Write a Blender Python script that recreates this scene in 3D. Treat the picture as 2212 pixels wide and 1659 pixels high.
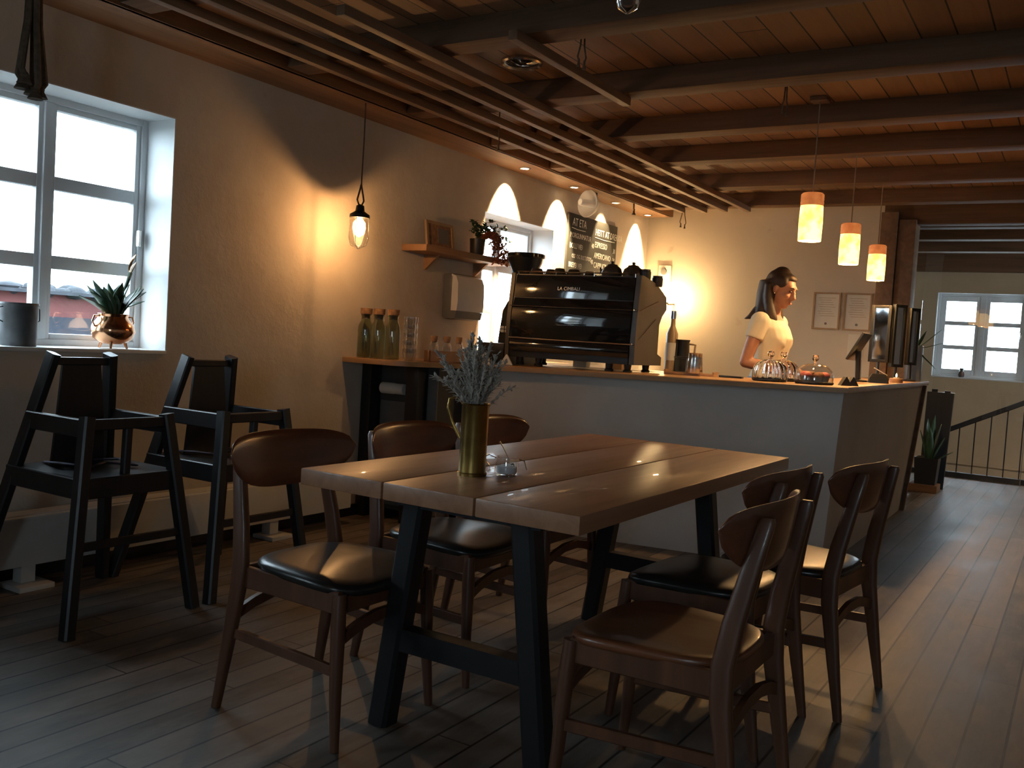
import bpy, bmesh, math, random
from mathutils import Vector, Matrix, Euler
C = bpy.context.scene.collection
PI = math.pi
random.seed(7)
for o in list(bpy.data.objects):
    bpy.data.objects.remove(o)

# ------------------------------------------------------------------ camera
scene = bpy.context.scene
cam_data = bpy.data.cameras.new('camera')
cam = bpy.data.objects.new('camera', cam_data)
C.objects.link(cam)
cam_data.sensor_width = 36.0
cam_data.lens = 1995.0 / 2212.0 * 36.0
cam_data.clip_start = 0.05
yaw, pitch, roll = 0.5532, -0.04927, -0.0629
cy, sy, cp, sp = math.cos(yaw), math.sin(yaw), math.cos(pitch), math.sin(pitch)
fw = Vector((-sy * cp, cy * cp, sp)); r0 = Vector((cy, sy, 0)); d0 = fw.cross(r0)
rt = r0 * math.cos(roll) + d0 * math.sin(roll)
dn = -r0 * math.sin(roll) + d0 * math.cos(roll)
m = Matrix((rt, -dn, -fw)).transposed().to_4x4()
m.translation = Vector((0, 0, 1.15))
cam.matrix_world = m
scene.camera = cam

# ------------------------------------------------------------------ light and exposure
vs = scene.view_settings
scene.display_settings.display_device = 'sRGB'
vs.view_transform = 'Standard'; vs.look = 'None'; vs.gamma = 1.0; vs.use_curve_mapping = False
vs.exposure = 0.3
scene.cycles.transparent_max_bounces = 32
world = bpy.data.worlds.new('overcast sky'); scene.world = world
world.use_nodes = True
bg = world.node_tree.nodes['Background']
bg.inputs[0].default_value = (0.68, 0.87, 1.0, 1)
bg.inputs[1].default_value = 13.0

def portal(name, loc, rot, sx, sz):
    l = bpy.data.lights.new(name, 'AREA'); l.shape = 'RECTANGLE'; l.size = sx; l.size_y = sz
    l.cycles.is_portal = True
    o = bpy.data.objects.new(name, l); C.objects.link(o); o.location = loc; o.rotation_euler = rot
def point_light(name, loc, power, col, r=0.03, parent=None):
    l = bpy.data.lights.new(name, 'POINT'); l.energy = power; l.color = col; l.shadow_soft_size = r
    o = bpy.data.objects.new(name, l); C.objects.link(o); o.location = loc; o.parent = parent
    return o
WARM = (1.0, 0.60, 0.26)

WX = -3.78                      # inner face of the long window wall
portal('daylight_portal', (-4.16, 2.41, 1.54), (0, -PI / 2, 0), 1.12, 1.02)
portal('daylight_portal', (-4.16, 6.11, 1.53), (0, -PI / 2, 0), 1.06, 1.03)
portal('daylight_portal', (-4.16, -0.35, 1.54), (0, -PI / 2, 0), 1.12, 1.02)
portal('daylight_portal', (-4.16, -2.09, 1.54), (0, -PI / 2, 0), 1.12, 1.02)
portal('daylight_portal', (0.95, -3.26, 1.6), (PI / 2, 0, 0), 1.0, 1.1)
portal('daylight_portal', (3.46, 9.65, 1.5), (0, PI / 2, 0), 1.4, 1.3)
portal('daylight_portal', (-1.12, 12.86, 1.53), (-PI / 2, 0, 0), 1.0, 1.04)

# ------------------------------------------------------------------ materials
def new_mat(name):
    mt = bpy.data.materials.new(name); mt.use_nodes = True
    nt = mt.node_tree; b = nt.nodes['Principled BSDF']
    return mt, nt, b
def N(nt, t, **kw):
    n = nt.nodes.new(t)
    for k, v in kw.items():
        if k in n.inputs: n.inputs[k].default_value = v
        else: setattr(n, k, v)
    return n
def ramp(nt, stops):
    n = nt.nodes.new('ShaderNodeValToRGB'); e = n.color_ramp.elements
    e[0].position, e[0].color = stops[0][0], (*stops[0][1], 1)
    e[1].position, e[1].color = stops[1][0], (*stops[1][1], 1)
    for p, c in stops[2:]:
        x = e.new(p); x.color = (*c, 1)
    return n
def coords(nt, scale=(1, 1, 1), kind='Object'):
    t = nt.nodes.new('ShaderNodeTexCoord'); mp = nt.nodes.new('ShaderNodeMapping')
    mp.inputs['Scale'].default_value = scale
    nt.links.new(t.outputs[kind], mp.inputs[0]); return mp
def plain(name, col, rough=0.5, metal=0.0, var=0.12, scale=8.0, bump=0.0, coat=0.0):
    """solid colour with soft mottling"""
    mt, nt, b = new_mat(name)
    mp = coords(nt); nz = N(nt, 'ShaderNodeTexNoise', Scale=scale, Detail=5.0)
    nt.links.new(mp.outputs[0], nz.inputs['Vector'])
    lo = tuple(c * (1 - var) for c in col); hi = tuple(min(1, c * (1 + var)) for c in col)
    r = ramp(nt, [(0.3, lo), (0.7, hi)])
    nt.links.new(nz.outputs['Fac'], r.inputs[0]); nt.links.new(r.outputs[0], b.inputs['Base Color'])
    b.inputs['Roughness'].default_value = rough; b.inputs['Metallic'].default_value = metal
    b.inputs['Coat Weight'].default_value = coat
    if bump:
        bp = N(nt, 'ShaderNodeBump', Strength=bump, Distance=0.01)
        nt.links.new(nz.outputs['Fac'], bp.inputs['Height']); nt.links.new(bp.outputs[0], b.inputs['Normal'])
    return mt
def wood(name, dark, light, axis=1, rough=0.45, scale=14.0, coat=0.0, bump=0.05):
    """grain running along the given local axis"""
    mt, nt, b = new_mat(name)
    sc = [scale] * 3; sc[axis] = scale * 0.07
    mp = coords(nt, sc); nz = N(nt, 'ShaderNodeTexNoise', Scale=1.0, Detail=8.0, Roughness=0.65, Distortion=0.6)
    nt.links.new(mp.outputs[0], nz.inputs['Vector'])
    r = ramp(nt, [(0.25, dark), (0.75, light)])
    nt.links.new(nz.outputs['Fac'], r.inputs[0])
    nt.links.new(r.outputs[0], b.inputs['Base Color'])
    b.inputs['Roughness'].default_value = rough; b.inputs['Coat Weight'].default_value = coat
    bp = N(nt, 'ShaderNodeBump', Strength=bump, Distance=0.01)
    nt.links.new(nz.outputs['Fac'], bp.inputs['Height']); nt.links.new(bp.outputs[0], b.inputs['Normal'])
    return mt
def plaster(name, col, stain, rough=0.75, bump=0.25):
    mt, nt, b = new_mat(name)
    mp = coords(nt)
    n1 = N(nt, 'ShaderNodeTexNoise', Scale=1.3, Detail=7.0, Roughness=0.6)
    n2 = N(nt, 'ShaderNodeTexNoise', Scale=9.0, Detail=6.0, Roughness=0.7)
    n3 = N(nt, 'ShaderNodeTexNoise', Scale=4.5, Detail=3.0)
    for n in (n1, n2, n3): nt.links.new(mp.outputs[0], n.inputs['Vector'])
    r = ramp(nt, [(0.35, stain), (0.62, col)])
    nt.links.new(n1.outputs['Fac'], r.inputs[0])
    spots = ramp(nt, [(0.70, (1, 1, 1)), (0.78, (0.62, 0.5, 0.42))])
    nt.links.new(n3.outputs['Fac'], spots.inputs[0])
    mx = N(nt, 'ShaderNodeMix', data_type='RGBA', blend_type='MULTIPLY'); mx.inputs['Factor'].default_value = 0.5
    nt.links.new(r.outputs[0], mx.inputs['A']); nt.links.new(spots.outputs[0], mx.inputs['B'])
    nt.links.new(mx.outputs['Result'], b.inputs['Base Color'])
    b.inputs['Roughness'].default_value = rough
    ad = N(nt, 'ShaderNodeMath', operation='ADD')
    nt.links.new(n1.outputs['Fac'], ad.inputs[0]); nt.links.new(n2.outputs['Fac'], ad.inputs[1])
    bp = N(nt, 'ShaderNodeBump', Strength=bump, Distance=0.02)
    nt.links.new(ad.outputs[0], bp.inputs['Height']); nt.links.new(bp.outputs[0], b.inputs['Normal'])
    return mt
def planks(name, width, dark, light, worn, rough=0.45, gap=0.035, length=2.6, wear=0.5):
    """boards running along Y; every board has its own tone and end joints"""
    mt, nt, b = new_mat(name); L = nt.links.new
    tc = nt.nodes.new('ShaderNodeTexCoord'); sx = nt.nodes.new('ShaderNodeSeparateXYZ')
    L(tc.outputs['Object'], sx.inputs[0])
    def M(op, a, bv=None):
        n = N(nt, 'ShaderNodeMath', operation=op)
        for i, v in ((0, a), (1, bv)):
            if v is None: continue
            if isinstance(v, (int, float)): n.inputs[i].default_value = v
            else: L(v, n.inputs[i])
        return n.outputs[0]
    u = M('DIVIDE', sx.outputs['X'], width); idx = M('FLOOR', u); fr = M('SUBTRACT', u, idx)
    wn = N(nt, 'ShaderNodeTexWhiteNoise', noise_dimensions='1D'); L(idx, wn.inputs['W'])
    off = M('MULTIPLY', wn.outputs['Value'], 7.0)
    v = M('ADD', M('DIVIDE', sx.outputs['Y'], length), off); vi = M('FLOOR', v); vf = M('SUBTRACT', v, vi)
    wn2 = N(nt, 'ShaderNodeTexWhiteNoise', noise_dimensions='2D')
    cb = nt.nodes.new('ShaderNodeCombineXYZ'); L(idx, cb.inputs[0]); L(vi, cb.inputs[1]); L(cb.outputs[0], wn2.inputs['Vector'])
    e = M('MINIMUM', fr, M('SUBTRACT', 1.0, fr))
    g1 = M('LESS_THAN', e, gap); g2 = M('LESS_THAN', vf, 0.0022)
    gp = M('MAXIMUM', g1, g2)
    mp = coords(nt, (26, 1.6, 26)); nz = N(nt, 'ShaderNodeTexNoise', Scale=1.0, Detail=8.0, Roughness=0.65, Distortion=0.5)
    L(mp.outputs[0], nz.inputs['Vector'])
    tone = M('ADD', M('MULTIPLY', wn2.outputs['Value'], 0.45), M('MULTIPLY', nz.outputs['Fac'], 0.6))
    r = ramp(nt, [(0.2, dark), (0.85, light)]); L(tone, r.inputs[0])
    mp2 = coords(nt, (3.5, 1.2, 3.5)); n2 = N(nt, 'ShaderNodeTexNoise', Scale=1.0, Detail=6.0, Roughness=0.7)
    L(mp2.outputs[0], n2.inputs['Vector'])
    wr = ramp(nt, [(0.45, (0, 0, 0)), (0.7, (1, 1, 1))]); L(n2.outputs['Fac'], wr.inputs[0])
    mx = N(nt, 'ShaderNodeMix', data_type='RGBA'); mx.inputs['B'].default_value = (*worn, 1)
    L(M('MULTIPLY', wr.outputs[0], wear), mx.inputs['Factor']); L(r.outputs[0], mx.inputs['A'])
    mg = N(nt, 'ShaderNodeMix', data_type='RGBA'); mg.inputs['B'].default_value = (0.012, 0.01, 0.008, 1)
    L(gp, mg.inputs['Factor']); L(mx.outputs['Result'], mg.inputs['A']); L(mg.outputs['Result'], b.inputs['Base Color'])
    rr = M('ADD', M('MULTIPLY', n2.outputs['Fac'], 0.3), rough - 0.15); L(rr, b.inputs['Roughness'])
    h = M('SUBTRACT', M('MULTIPLY', nz.outputs['Fac'], 0.25), gp)
    bp = N(nt, 'ShaderNodeBump', Strength=0.4, Distance=0.004); L(h, bp.inputs['Height']); L(bp.outputs[0], b.inputs['Normal'])
    return mt
def glass(name, tint=(1, 1, 1), refl=0.08, rough=0.0, ior=1.5):
    """thin clear glass: see-through with a fresnel sheen"""
    mt, nt, b = new_mat(name); nt.nodes.remove(b)
    out = nt.nodes['Material Output']
    t = N(nt, 'ShaderNodeBsdfTransparent'); t.inputs[0].default_value = (*tint, 1)
    g = N(nt, 'ShaderNodeBsdfGlossy'); g.inputs['Roughness'].default_value = rough
    nz = N(nt, 'ShaderNodeTexNoise', Scale=3.0); mp = coords(nt); nt.links.new(mp.outputs[0], nz.inputs['Vector'])
    bp = N(nt, 'ShaderNodeBump', Strength=0.02, Distance=0.01); nt.links.new(nz.outputs['Fac'], bp.inputs['Height'])
    nt.links.new(bp.outputs[0], g.inputs['Normal'])
    lw = N(nt, 'ShaderNodeLayerWeight', Blend=0.5); pw = N(nt, 'ShaderNodeMath', operation='POWER'); pw.inputs[1].default_value = 4.0
    ml = N(nt, 'ShaderNodeMath', operation='MULTIPLY_ADD'); ml.inputs[1].default_value = 0.75; ml.inputs[2].default_value = 0.04 * ior / 1.5
    nt.links.new(lw.outputs['Facing'], pw.inputs[0]); nt.links.new(pw.outputs[0], ml.inputs[0])
    mx = N(nt, 'ShaderNodeMixShader')
    nt.links.new(ml.outputs[0], mx.inputs[0]); nt.links.new(t.outputs[0], mx.inputs[1]); nt.links.new(g.outputs[0], mx.inputs[2])
    nt.links.new(mx.outputs[0], out.inputs[0])
    return mt
def solid_glass(name, col=(1, 1, 1), rough=0.02):
    mt, nt, b = new_mat(name)
    nz = N(nt, 'ShaderNodeTexNoise', Scale=20.0); mp = coords(nt); nt.links.new(mp.outputs[0], nz.inputs['Vector'])
    bp = N(nt, 'ShaderNodeBump', Strength=0.03, Distance=0.005); nt.links.new(nz.outputs['Fac'], bp.inputs['Height'])
    nt.links.new(bp.outputs[0], b.inputs['Normal'])
    b.inputs['Base Color'].default_value = (*col, 1); b.inputs['Transmission Weight'].default_value = 1
    b.inputs['Roughness'].default_value = rough; b.inputs['IOR'].default_value = 1.45
    return mt
def glow(name, col, strength, col2=None, scale=12.0):
    mt, nt, b = new_mat(name)
    mp = coords(nt); nz = N(nt, 'ShaderNodeTexNoise', Scale=scale, Detail=3.0)
    nt.links.new(mp.outputs[0], nz.inputs['Vector'])
    r = ramp(nt, [(0.35, col2 or col), (0.62, col)]); nt.links.new(nz.outputs['Fac'], r.inputs[0])
    b.inputs['Base Color'].default_value = (*col, 1)
    nt.links.new(r.outputs[0], b.inputs['Emission Color']); b.inputs['Emission Strength'].default_value = strength
    return mt

M = {}
M['floor'] = planks('worn floorboards', 0.115, (0.035, 0.025, 0.018), (0.15, 0.115, 0.09), (0.24, 0.21, 0.185), rough=0.52, wear=0.7)
M['ceil'] = planks('ceiling boards', 0.14, (0.15, 0.075, 0.036), (0.34, 0.18, 0.085), (0.3, 0.165, 0.09), rough=0.65, gap=0.025, length=3.2, wear=0.2)
M['beam'] = wood('dark beam wood', (0.085, 0.047, 0.028), (0.20, 0.11, 0.062), axis=0, rough=0.7)
M['beam'].node_tree.nodes['Principled BSDF'].inputs['Specular IOR Level'].default_value = 0.15
M['batten'] = wood('batten wood', (0.12, 0.065, 0.035), (0.27, 0.155, 0.085), axis=1, rough=0.6)
M['soffit'] = wood('soffit board wood', (0.17, 0.085, 0.04), (0.36, 0.2, 0.1), axis=1, rough=0.5)
M['wall'] = plaster('limewashed plaster', (0.60, 0.545, 0.47), (0.49, 0.42, 0.35))
M['wall_back'] = plaster('smooth cream plaster', (0.62, 0.55, 0.45), (0.57, 0.50, 0.41), rough=0.6, bump=0.08)
M['wall_far'] = plaster('ochre plaster', (0.60, 0.46, 0.30), (0.50, 0.38, 0.25), rough=0.7)
M['counter'] = plaster('counter plaster', (0.52, 0.50, 0.47), (0.43, 0.41, 0.385), rough=0.7, bump=0.15)
M['reveal'] = plain('white painted reveal', (0.66, 0.67, 0.67), 0.5, var=0.05, scale=3)
M['frame'] = plain('white window paint', (0.70, 0.72, 0.73), 0.35, var=0.04, scale=5)
M['pane'] = glass('window glass')
M['partition'] = glass('partition glass', ior=1.6)
M['black_wood'] = wood('black stained wood', (0.008, 0.008, 0.009), (0.02, 0.02, 0.023), axis=2, rough=0.38, bump=0.02)
M['walnut'] = wood('walnut', (0.060, 0.022, 0.010), (0.145, 0.056, 0.026), axis=2, rough=0.38, bump=0.02, coat=0.15)
M['walnut_back'] = wood('walnut veneer', (0.085, 0.027, 0.013), (0.175, 0.060, 0.029), axis=1, rough=0.3, bump=0.01, coat=0.25)
M['walnut_seat'] = wood('moulded wood seat', (0.11, 0.036, 0.014), (0.20, 0.070, 0.028), axis=0, rough=0.35, bump=0.02, coat=0.2)
M['vinyl'] = plain('black vinyl', (0.016, 0.015, 0.014), 0.3, var=0.2, scale=30, bump=0.03)
M['table'] = wood('oiled pine', (0.22, 0.095, 0.045), (0.40, 0.20, 0.105), axis=1, rough=0.4, scale=18, coat=0.1)
M['steel_black'] = plain('black steel', (0.014, 0.014, 0.016), 0.45, metal=0.3)
M['brass'] = plain('aged brass', (0.28, 0.19, 0.06), 0.32, metal=1.0, var=0.35, scale=14)
M['copper'] = plain('polished copper', (0.75, 0.38, 0.2), 0.16, metal=1.0, var=0.2, scale=6)
M['steel'] = plain('brushed steel', (0.62, 0.60, 0.57), 0.2, metal=1.0, var=0.1)
M['chrome'] = plain('chrome', (0.75, 0.75, 0.75), 0.08, metal=1.0, var=0.05)
M['zinc'] = plain('weathered zinc', (0.11, 0.112, 0.115), 0.6, metal=0.5, var=0.35, scale=10)
M['white'] = plain('white enamel', (0.72, 0.70, 0.66), 0.4, var=0.05)
M['heater'] = plain('heater paint', (0.52, 0.51, 0.49), 0.45, var=0.05)
M['grey_plastic'] = plain('grey plastic', (0.13, 0.13, 0.125), 0.45)
M['black_plastic'] = plain('black plastic', (0.014, 0.014, 0.014), 0.35)
M['gloss_black'] = plain('gloss black panel', (0.012, 0.012, 0.012), 0.06, var=0.1, coat=1.0)
M['side_black'] = plain('satin dark side panel', (0.075, 0.062, 0.05), 0.35, var=0.1)
M['slate'] = plain('chalkboard slate', (0.028, 0.03, 0.028), 0.6, var=0.25, scale=6)
M['chalk'] = plain('chalk', (0.8, 0.8, 0.76), 0.9, var=0.15, scale=60)
M['paper'] = plain('paper', (0.70, 0.66, 0.58), 0.8, var=0.04)
M['ink'] = plain('printed ink', (0.2, 0.18, 0.16), 0.8)
M['frame_wood'] = wood('light frame wood', (0.30, 0.19, 0.10), (0.46, 0.31, 0.18), axis=2, rough=0.5)
M['shelf'] = wood('shelf pine', (0.24, 0.12, 0.055), (0.40, 0.22, 0.11), axis=1, rough=0.5)
M['worktop'] = wood('worktop beech', (0.28, 0.15, 0.065), (0.44, 0.26, 0.125), axis=0, rough=0.4)
M['cabinet'] = plain('charcoal cabinet', (0.05, 0.05, 0.05), 0.55)
M['clear'] = solid_glass('clear glass')
M['clear_thin'] = glass('thin clear glass', (0.96, 0.96, 0.96), ior=3.0)
M['bottle'] = glass('water bottle glass', (0.78, 0.81, 0.72), ior=3.0)
M['frost'] = glass('cloudy plastic', (0.8, 0.8, 0.76), rough=0.3)
M['cork'] = plain('cork', (0.30, 0.16, 0.08), 0.85, var=0.35, scale=40)
M['rope'] = plain('rope', (0.12, 0.085, 0.055), 0.9, var=0.3, scale=60)
M['cord'] = plain('cord', (0.30, 0.22, 0.15), 0.7)
M['leaf'] = plain('dark leaf', (0.03, 0.075, 0.035), 0.4, var=0.4, scale=9)
M['leaf_sage'] = plain('dried grey foliage', (0.40, 0.36, 0.31), 0.9, var=0.3, scale=20)
M['leaf_red'] = plain('red brown leaf', (0.32, 0.09, 0.03), 0.6, var=0.4, scale=30)
M['bloom'] = plain('ochre bract', (0.42, 0.24, 0.10), 0.6, var=0.3)
M['skin'] = plain('skin', (0.36, 0.17, 0.105), 0.5, var=0.06, scale=15)
M['hair'] = wood('dark brown hair', (0.014, 0.008, 0.005), (0.042, 0.022, 0.013), axis=2, rough=0.6, scale=60)
M['shirt'] = plain('pale cotton', (0.60, 0.55, 0.42), 0.85, var=0.05, scale=5, bump=0.1)
M['jeans'] = plain('pale denim', (0.30, 0.33, 0.38), 0.85, var=0.15, scale=20)
M['eye'] = plain('dark eye', (0.02, 0.015, 0.012), 0.2)
M['lip'] = plain('lip', (0.36, 0.13, 0.10), 0.45)
M['bulb'] = glow('glowing bulb', (1.0, 0.78, 0.42), 40.0)
def clear_bulb(name, col, strength):
    mt, nt, b = new_mat(name); nt.nodes.remove(b)
    t = N(nt, 'ShaderNodeBsdfTransparent'); e = N(nt, 'ShaderNodeEmission', Strength=strength); e.inputs[0].default_value = (*col, 1)
    nz = N(nt, 'ShaderNodeTexNoise', Scale=30.0); mp = coords(nt); nt.links.new(mp.outputs[0], nz.inputs['Vector'])
    r = ramp(nt, [(0.3, tuple(c * 0.85 for c in col)), (0.7, col)]); nt.links.new(nz.outputs['Fac'], r.inputs[0]); nt.links.new(r.outputs[0], e.inputs[0])
    a = N(nt, 'ShaderNodeAddShader'); nt.links.new(t.outputs[0], a.inputs[0]); nt.links.new(e.outputs[0], a.inputs[1])
    nt.links.new(a.outputs[0], nt.nodes['Material Output'].inputs[0])
    return mt
M['bulb_clear'] = clear_bulb('glowing clear bulb', (1.0, 0.62, 0.25), 5.0)
M['shade'] = glow('lit amber glass', (1.0, 0.64, 0.19), 3.3, (1.0, 0.42, 0.05), 14)
M['shade_top'] = glow('amber banded glass', (0.62, 0.19, 0.05), 0.7, (0.45, 0.12, 0.03), 26)
M['spot_disc'] = glow('downlight lens', (1.0, 0.8, 0.5), 14.0)
M['flame'] = glow('candle flame', (1.0, 0.6, 0.2), 20.0)
M['red_wall'] = plain('red barn boards', (0.085, 0.018, 0.016), 0.8, var=0.2, scale=2)
M['turf'] = plain('turf roof', (0.02, 0.022, 0.028), 0.95, var=0.5, scale=3)
M['stone'] = plain('dark stone', (0.012, 0.014, 0.022), 0.9, var=0.4, scale=2)
M['ground'] = plain('wet ground', (0.03, 0.033, 0.03), 0.9, var=0.3, scale=1)
M['cake'] = plain('pastry', (0.30, 0.14, 0.07), 0.8, var=0.4, scale=40, bump=0.3)
M['berry'] = plain('pink icing', (0.55, 0.14, 0.12), 0.5)
M['syrup'] = plain('amber bottle', (0.35, 0.24, 0.13), 0.3)
M['purple'] = plain('purple strap', (0.05, 0.042, 0.075), 0.7)
M['mirror'] = plain('mirror glass', (0.7, 0.72, 0.75), 0.05, metal=1.0, var=0.02)
M['cup_black'] = plain('dark stoneware', (0.035, 0.03, 0.026), 0.4)
M['salt'] = plain('sugar', (0.75, 0.75, 0.77), 0.9)

# ------------------------------------------------------------------ mesh building
class MB:
    def __init__(s): s.bm = bmesh.new()
    def _place(s, vs, c, R):
        for v in vs:
            if R is not None: v.co = R @ v.co
            v.co += Vector(c)
    def box(s, c, size, R=None, bev=0.0):
        r = bmesh.ops.create_cube(s.bm, size=1.0); vs = r['verts']
        for v in vs: v.co = Vector((v.co.x * size[0], v.co.y * size[1], v.co.z * size[2]))
        if bev:
            es = list({e for v in vs for e in v.link_edges})
            q = bmesh.ops.bevel(s.bm, geom=es, offset=bev, segments=2, affect='EDGES', profile=0.6)
            vs = list({v for f in q['faces'] for v in f.verts} | {v for v in vs if v.is_valid})
        s._place(vs, c, R); return s
    def span(s, a, b, bev=0.0):
        a, b = Vector(a), Vector(b); d = b - a
        return s.box((a + b) / 2, (abs(d.x), abs(d.y), abs(d.z)), None, bev)
    def loft(s, rings, cap=True, closed=True):
        R = [[s.bm.verts.new(p) for p in r] for r in rings]
        n = len(R[0])
        for a, b in zip(R, R[1:]):
            for i in range(n if closed else n - 1):
                j = (i + 1) % n
                try: s.bm.faces.new((a[i], a[j], b[j], b[i]))
                except ValueError: pass
        if cap and closed:
            s.bm.faces.new(list(reversed(R[0]))); s.bm.faces.new(R[-1])
        return s
    def beam(s, p0, p1, a, b=None, up=(0, 0, 1), bev=0.0):
        """tapered rectangular bar, a=(width,thick) at p0, b at p1"""
        b = b or a; p0, p1 = Vector(p0), Vector(p1); d = (p1 - p0).normalized()
        u = Vector(up); w = d.cross(u)
        if w.length < 1e-4: w = d.cross(Vector((0, 1, 0)))
        w.normalize(); t = w.cross(d).normalized()
        def ring(p, q):
            x, y = q[0] / 2, q[1] / 2; k = min(x, y) * 0.3
            return [p + w * i + t * j for i, j in ((-x + k, -y), (x - k, -y), (x, -y + k), (x, y - k), (x - k, y), (-x + k, y), (-x, y - k), (-x, -y + k))]
        return s.loft([ring(p0, a), ring(p1, b)])
    def tube(s, pts, r, n=12, flat=1.0):
        pts = [Vector(p) for p in pts]; k = len(pts)
        rs = r if isinstance(r, (list, tuple)) else [r] * k
        rings = []; pw = None
        for i, p in enumerate(pts):
            d = (pts[min(i + 1, k - 1)] - pts[max(i - 1, 0)]).normalized()
            if pw is None:
                w = d.cross(Vector((0, 0, 1)))
                if w.length < 0.05: w = d.cross(Vector((0, 1, 0)))
            else:
                w = pw - d * pw.dot(d)
            w.normalize(); pw = w; t = d.cross(w)
            rings.append([p + (w * math.cos(2 * PI * j / n) + t * math.sin(2 * PI * j / n) * flat) * rs[i] for j in range(n)])
        return s.loft(rings)
    def lathe(s, prof, c=(0, 0, 0), n=28, R=None, flute=0, amp=0.0, nfl=999):
        rings = []
        for k_, (r, z) in enumerate(prof):
            if k_ >= nfl: flute = 0
            ring = []
            for j in range(n):
                a = 2 * PI * j / n; q = r * (1 + (amp * math.cos(flute * a) if flute else 0))
                p = Vector((q * math.cos(a), q * math.sin(a), z))
                if R is not None: p = R @ p
                ring.append(p + Vector(c))
            rings.append(ring)
        return s.loft(rings)
    def prism(s, poly, a, b, axis=2):
        def P(u, v, w):
            return ((u, v, w), (u, w, v), (w, u, v))[{2: 0, 1: 1, 0: 2}[axis]]
        return s.loft([[Vector(P(u, v, a)) for u, v in poly], [Vector(P(u, v, b)) for u, v in poly]])
    def ball(s, c, r, n=16, R=None):
        r = (r, r, r) if isinstance(r, (int, float)) else r
        q = bmesh.ops.create_uvsphere(s.bm, u_segments=n, v_segments=max(6, n * 2 // 3), radius=1.0)
        for v in q['verts']: v.co = Vector((v.co.x * r[0], v.co.y * r[1], v.co.z * r[2]))
        s._place(q['verts'], c, R); return s
    def leaf(s, base, tip, w, bend=(0, 0, 0), n=6, fold=0.25):
        base, tip = Vector(base), Vector(tip); d = tip - base; L = d.length
        side = d.cross(Vector((0, 0, 1)))
        if side.length < 1e-3: side = Vector((0, 1, 0))
        side.normalize(); up = side.cross(d).normalized()
        top, bot = [], []
        for i in range(n + 1):
            t = i / n; p = base + d * t + Vector(bend) * math.sin(PI * t * 0.5) * t
            q = w * (math.sin(PI * (0.12 + 0.88 * t)) ** 0.8 if t < 1 else 0.02)
            th = up * (w * 0.06)
            top.append([p - side * q + up * (q * fold) + th, p + th, p + side * q + up * (q * fold) + th])
            bot.append([p + side * q + up * (q * fold) - th, p - th, p - side * q + up * (q * fold) - th])
        return s.loft([a + b for a, b in zip(top, bot)])
    def build(s, name, mat, parent=None, sharp=38, loc=None):
        bm = s.bm
        bmesh.ops.recalc_face_normals(bm, faces=bm.faces)
        lim = math.radians(sharp)
        for f in bm.faces: f.smooth = True
        for e in bm.edges:
            if len(e.link_faces) == 2 and e.calc_face_angle(0) > lim: e.smooth = False
        me = bpy.data.meshes.new(name); bm.to_mesh(me); bm.free()
        me.materials.append(M[mat] if isinstance(mat, str) else mat)
        o = bpy.data.objects.new(name, me); C.objects.link(o)
        if parent: o.parent = parent
        if loc: o.location = loc
        return o

def tag(o, label, cat, group=None):
    o['label'] = label; o['category'] = cat
    if group: o['group'] = group
    return o
def thing(name, loc, label, cat, group=None, rz=0.0):
    o = bpy.data.objects.new(name, None); o.empty_display_size = 0.1; C.objects.link(o)
    o.location = loc; o.rotation_euler = (0, 0, rz)
    return tag(o, label, cat, group)
def struct(o):
    o['kind'] = 'structure'; return o
def dup(root, loc, rz, label):
    r = root.copy(); C.objects.link(r); r.location = loc; r.rotation_euler = (0, 0, rz); r['label'] = label
    for ch in list(root.children):
        c = ch.copy(); C.objects.link(c); c.parent = r
        for g in list(ch.children):
            d = g.copy(); C.objects.link(d); d.parent = c
    return r
def text_mesh(name, txt, size, mw, mat, parent=None, align='LEFT', sx=1.0, bold=0.0):
    cu = bpy.data.curves.new('txt', 'FONT'); cu.body = txt; cu.size = size; cu.align_x = align
    cu.extrude = 0.0004; cu.offset = bold; cu.resolution_u = 2
    t = bpy.data.objects.new('txt', cu); C.objects.link(t)
    bpy.context.view_layer.update()
    me = bpy.data.meshes.new_from_object(t.evaluated_get(bpy.context.evaluated_depsgraph_get()))
    bpy.data.objects.remove(t)
    me.transform(mw @ Matrix.Diagonal((sx, 1, 1, 1)))
    me.materials.clear(); me.materials.append(M[mat]); me.name = name
    o = bpy.data.objects.new(name, me); C.objects.link(o); o.parent = parent
    return o
def on_left_wall(y, z, x=WX + 0.001):      # text frame for a board on the long wall
    return Matrix(((0, 0, 1, x), (1, 0, 0, y), (0, 1, 0, z), (0, 0, 0, 1)))
def facing_room(x, y, z):                  # text frame for something facing -Y
    return Matrix(((1, 0, 0, x), (0, 0, -1, y), (0, 1, 0, z), (0, 0, 0, 1)))
def ztop(x, y): return 0.978 + 0.0105 * (x + 3.23) + 0.0062 * (y - 4.65)
def soft(o, voxel, smooth=6, fac=0.5):
    """melt a mesh of overlapping forms into one continuous skin"""
    a = o.modifiers.new('r', 'REMESH'); a.mode = 'VOXEL'; a.voxel_size = voxel; a.use_smooth_shade = True
    b = o.modifiers.new('s', 'SMOOTH'); b.factor = fac; b.iterations = smooth
    bpy.context.view_layer.update()
    me = bpy.data.meshes.new_from_object(o.evaluated_get(bpy.context.evaluated_depsgraph_get()))
    old = o.data; o.modifiers.clear(); me.name = old.name
    if not me.materials: me.materials.append(old.materials[0])
    o.data = me
    for p in me.polygons: p.use_smooth = True
    return o

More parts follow.
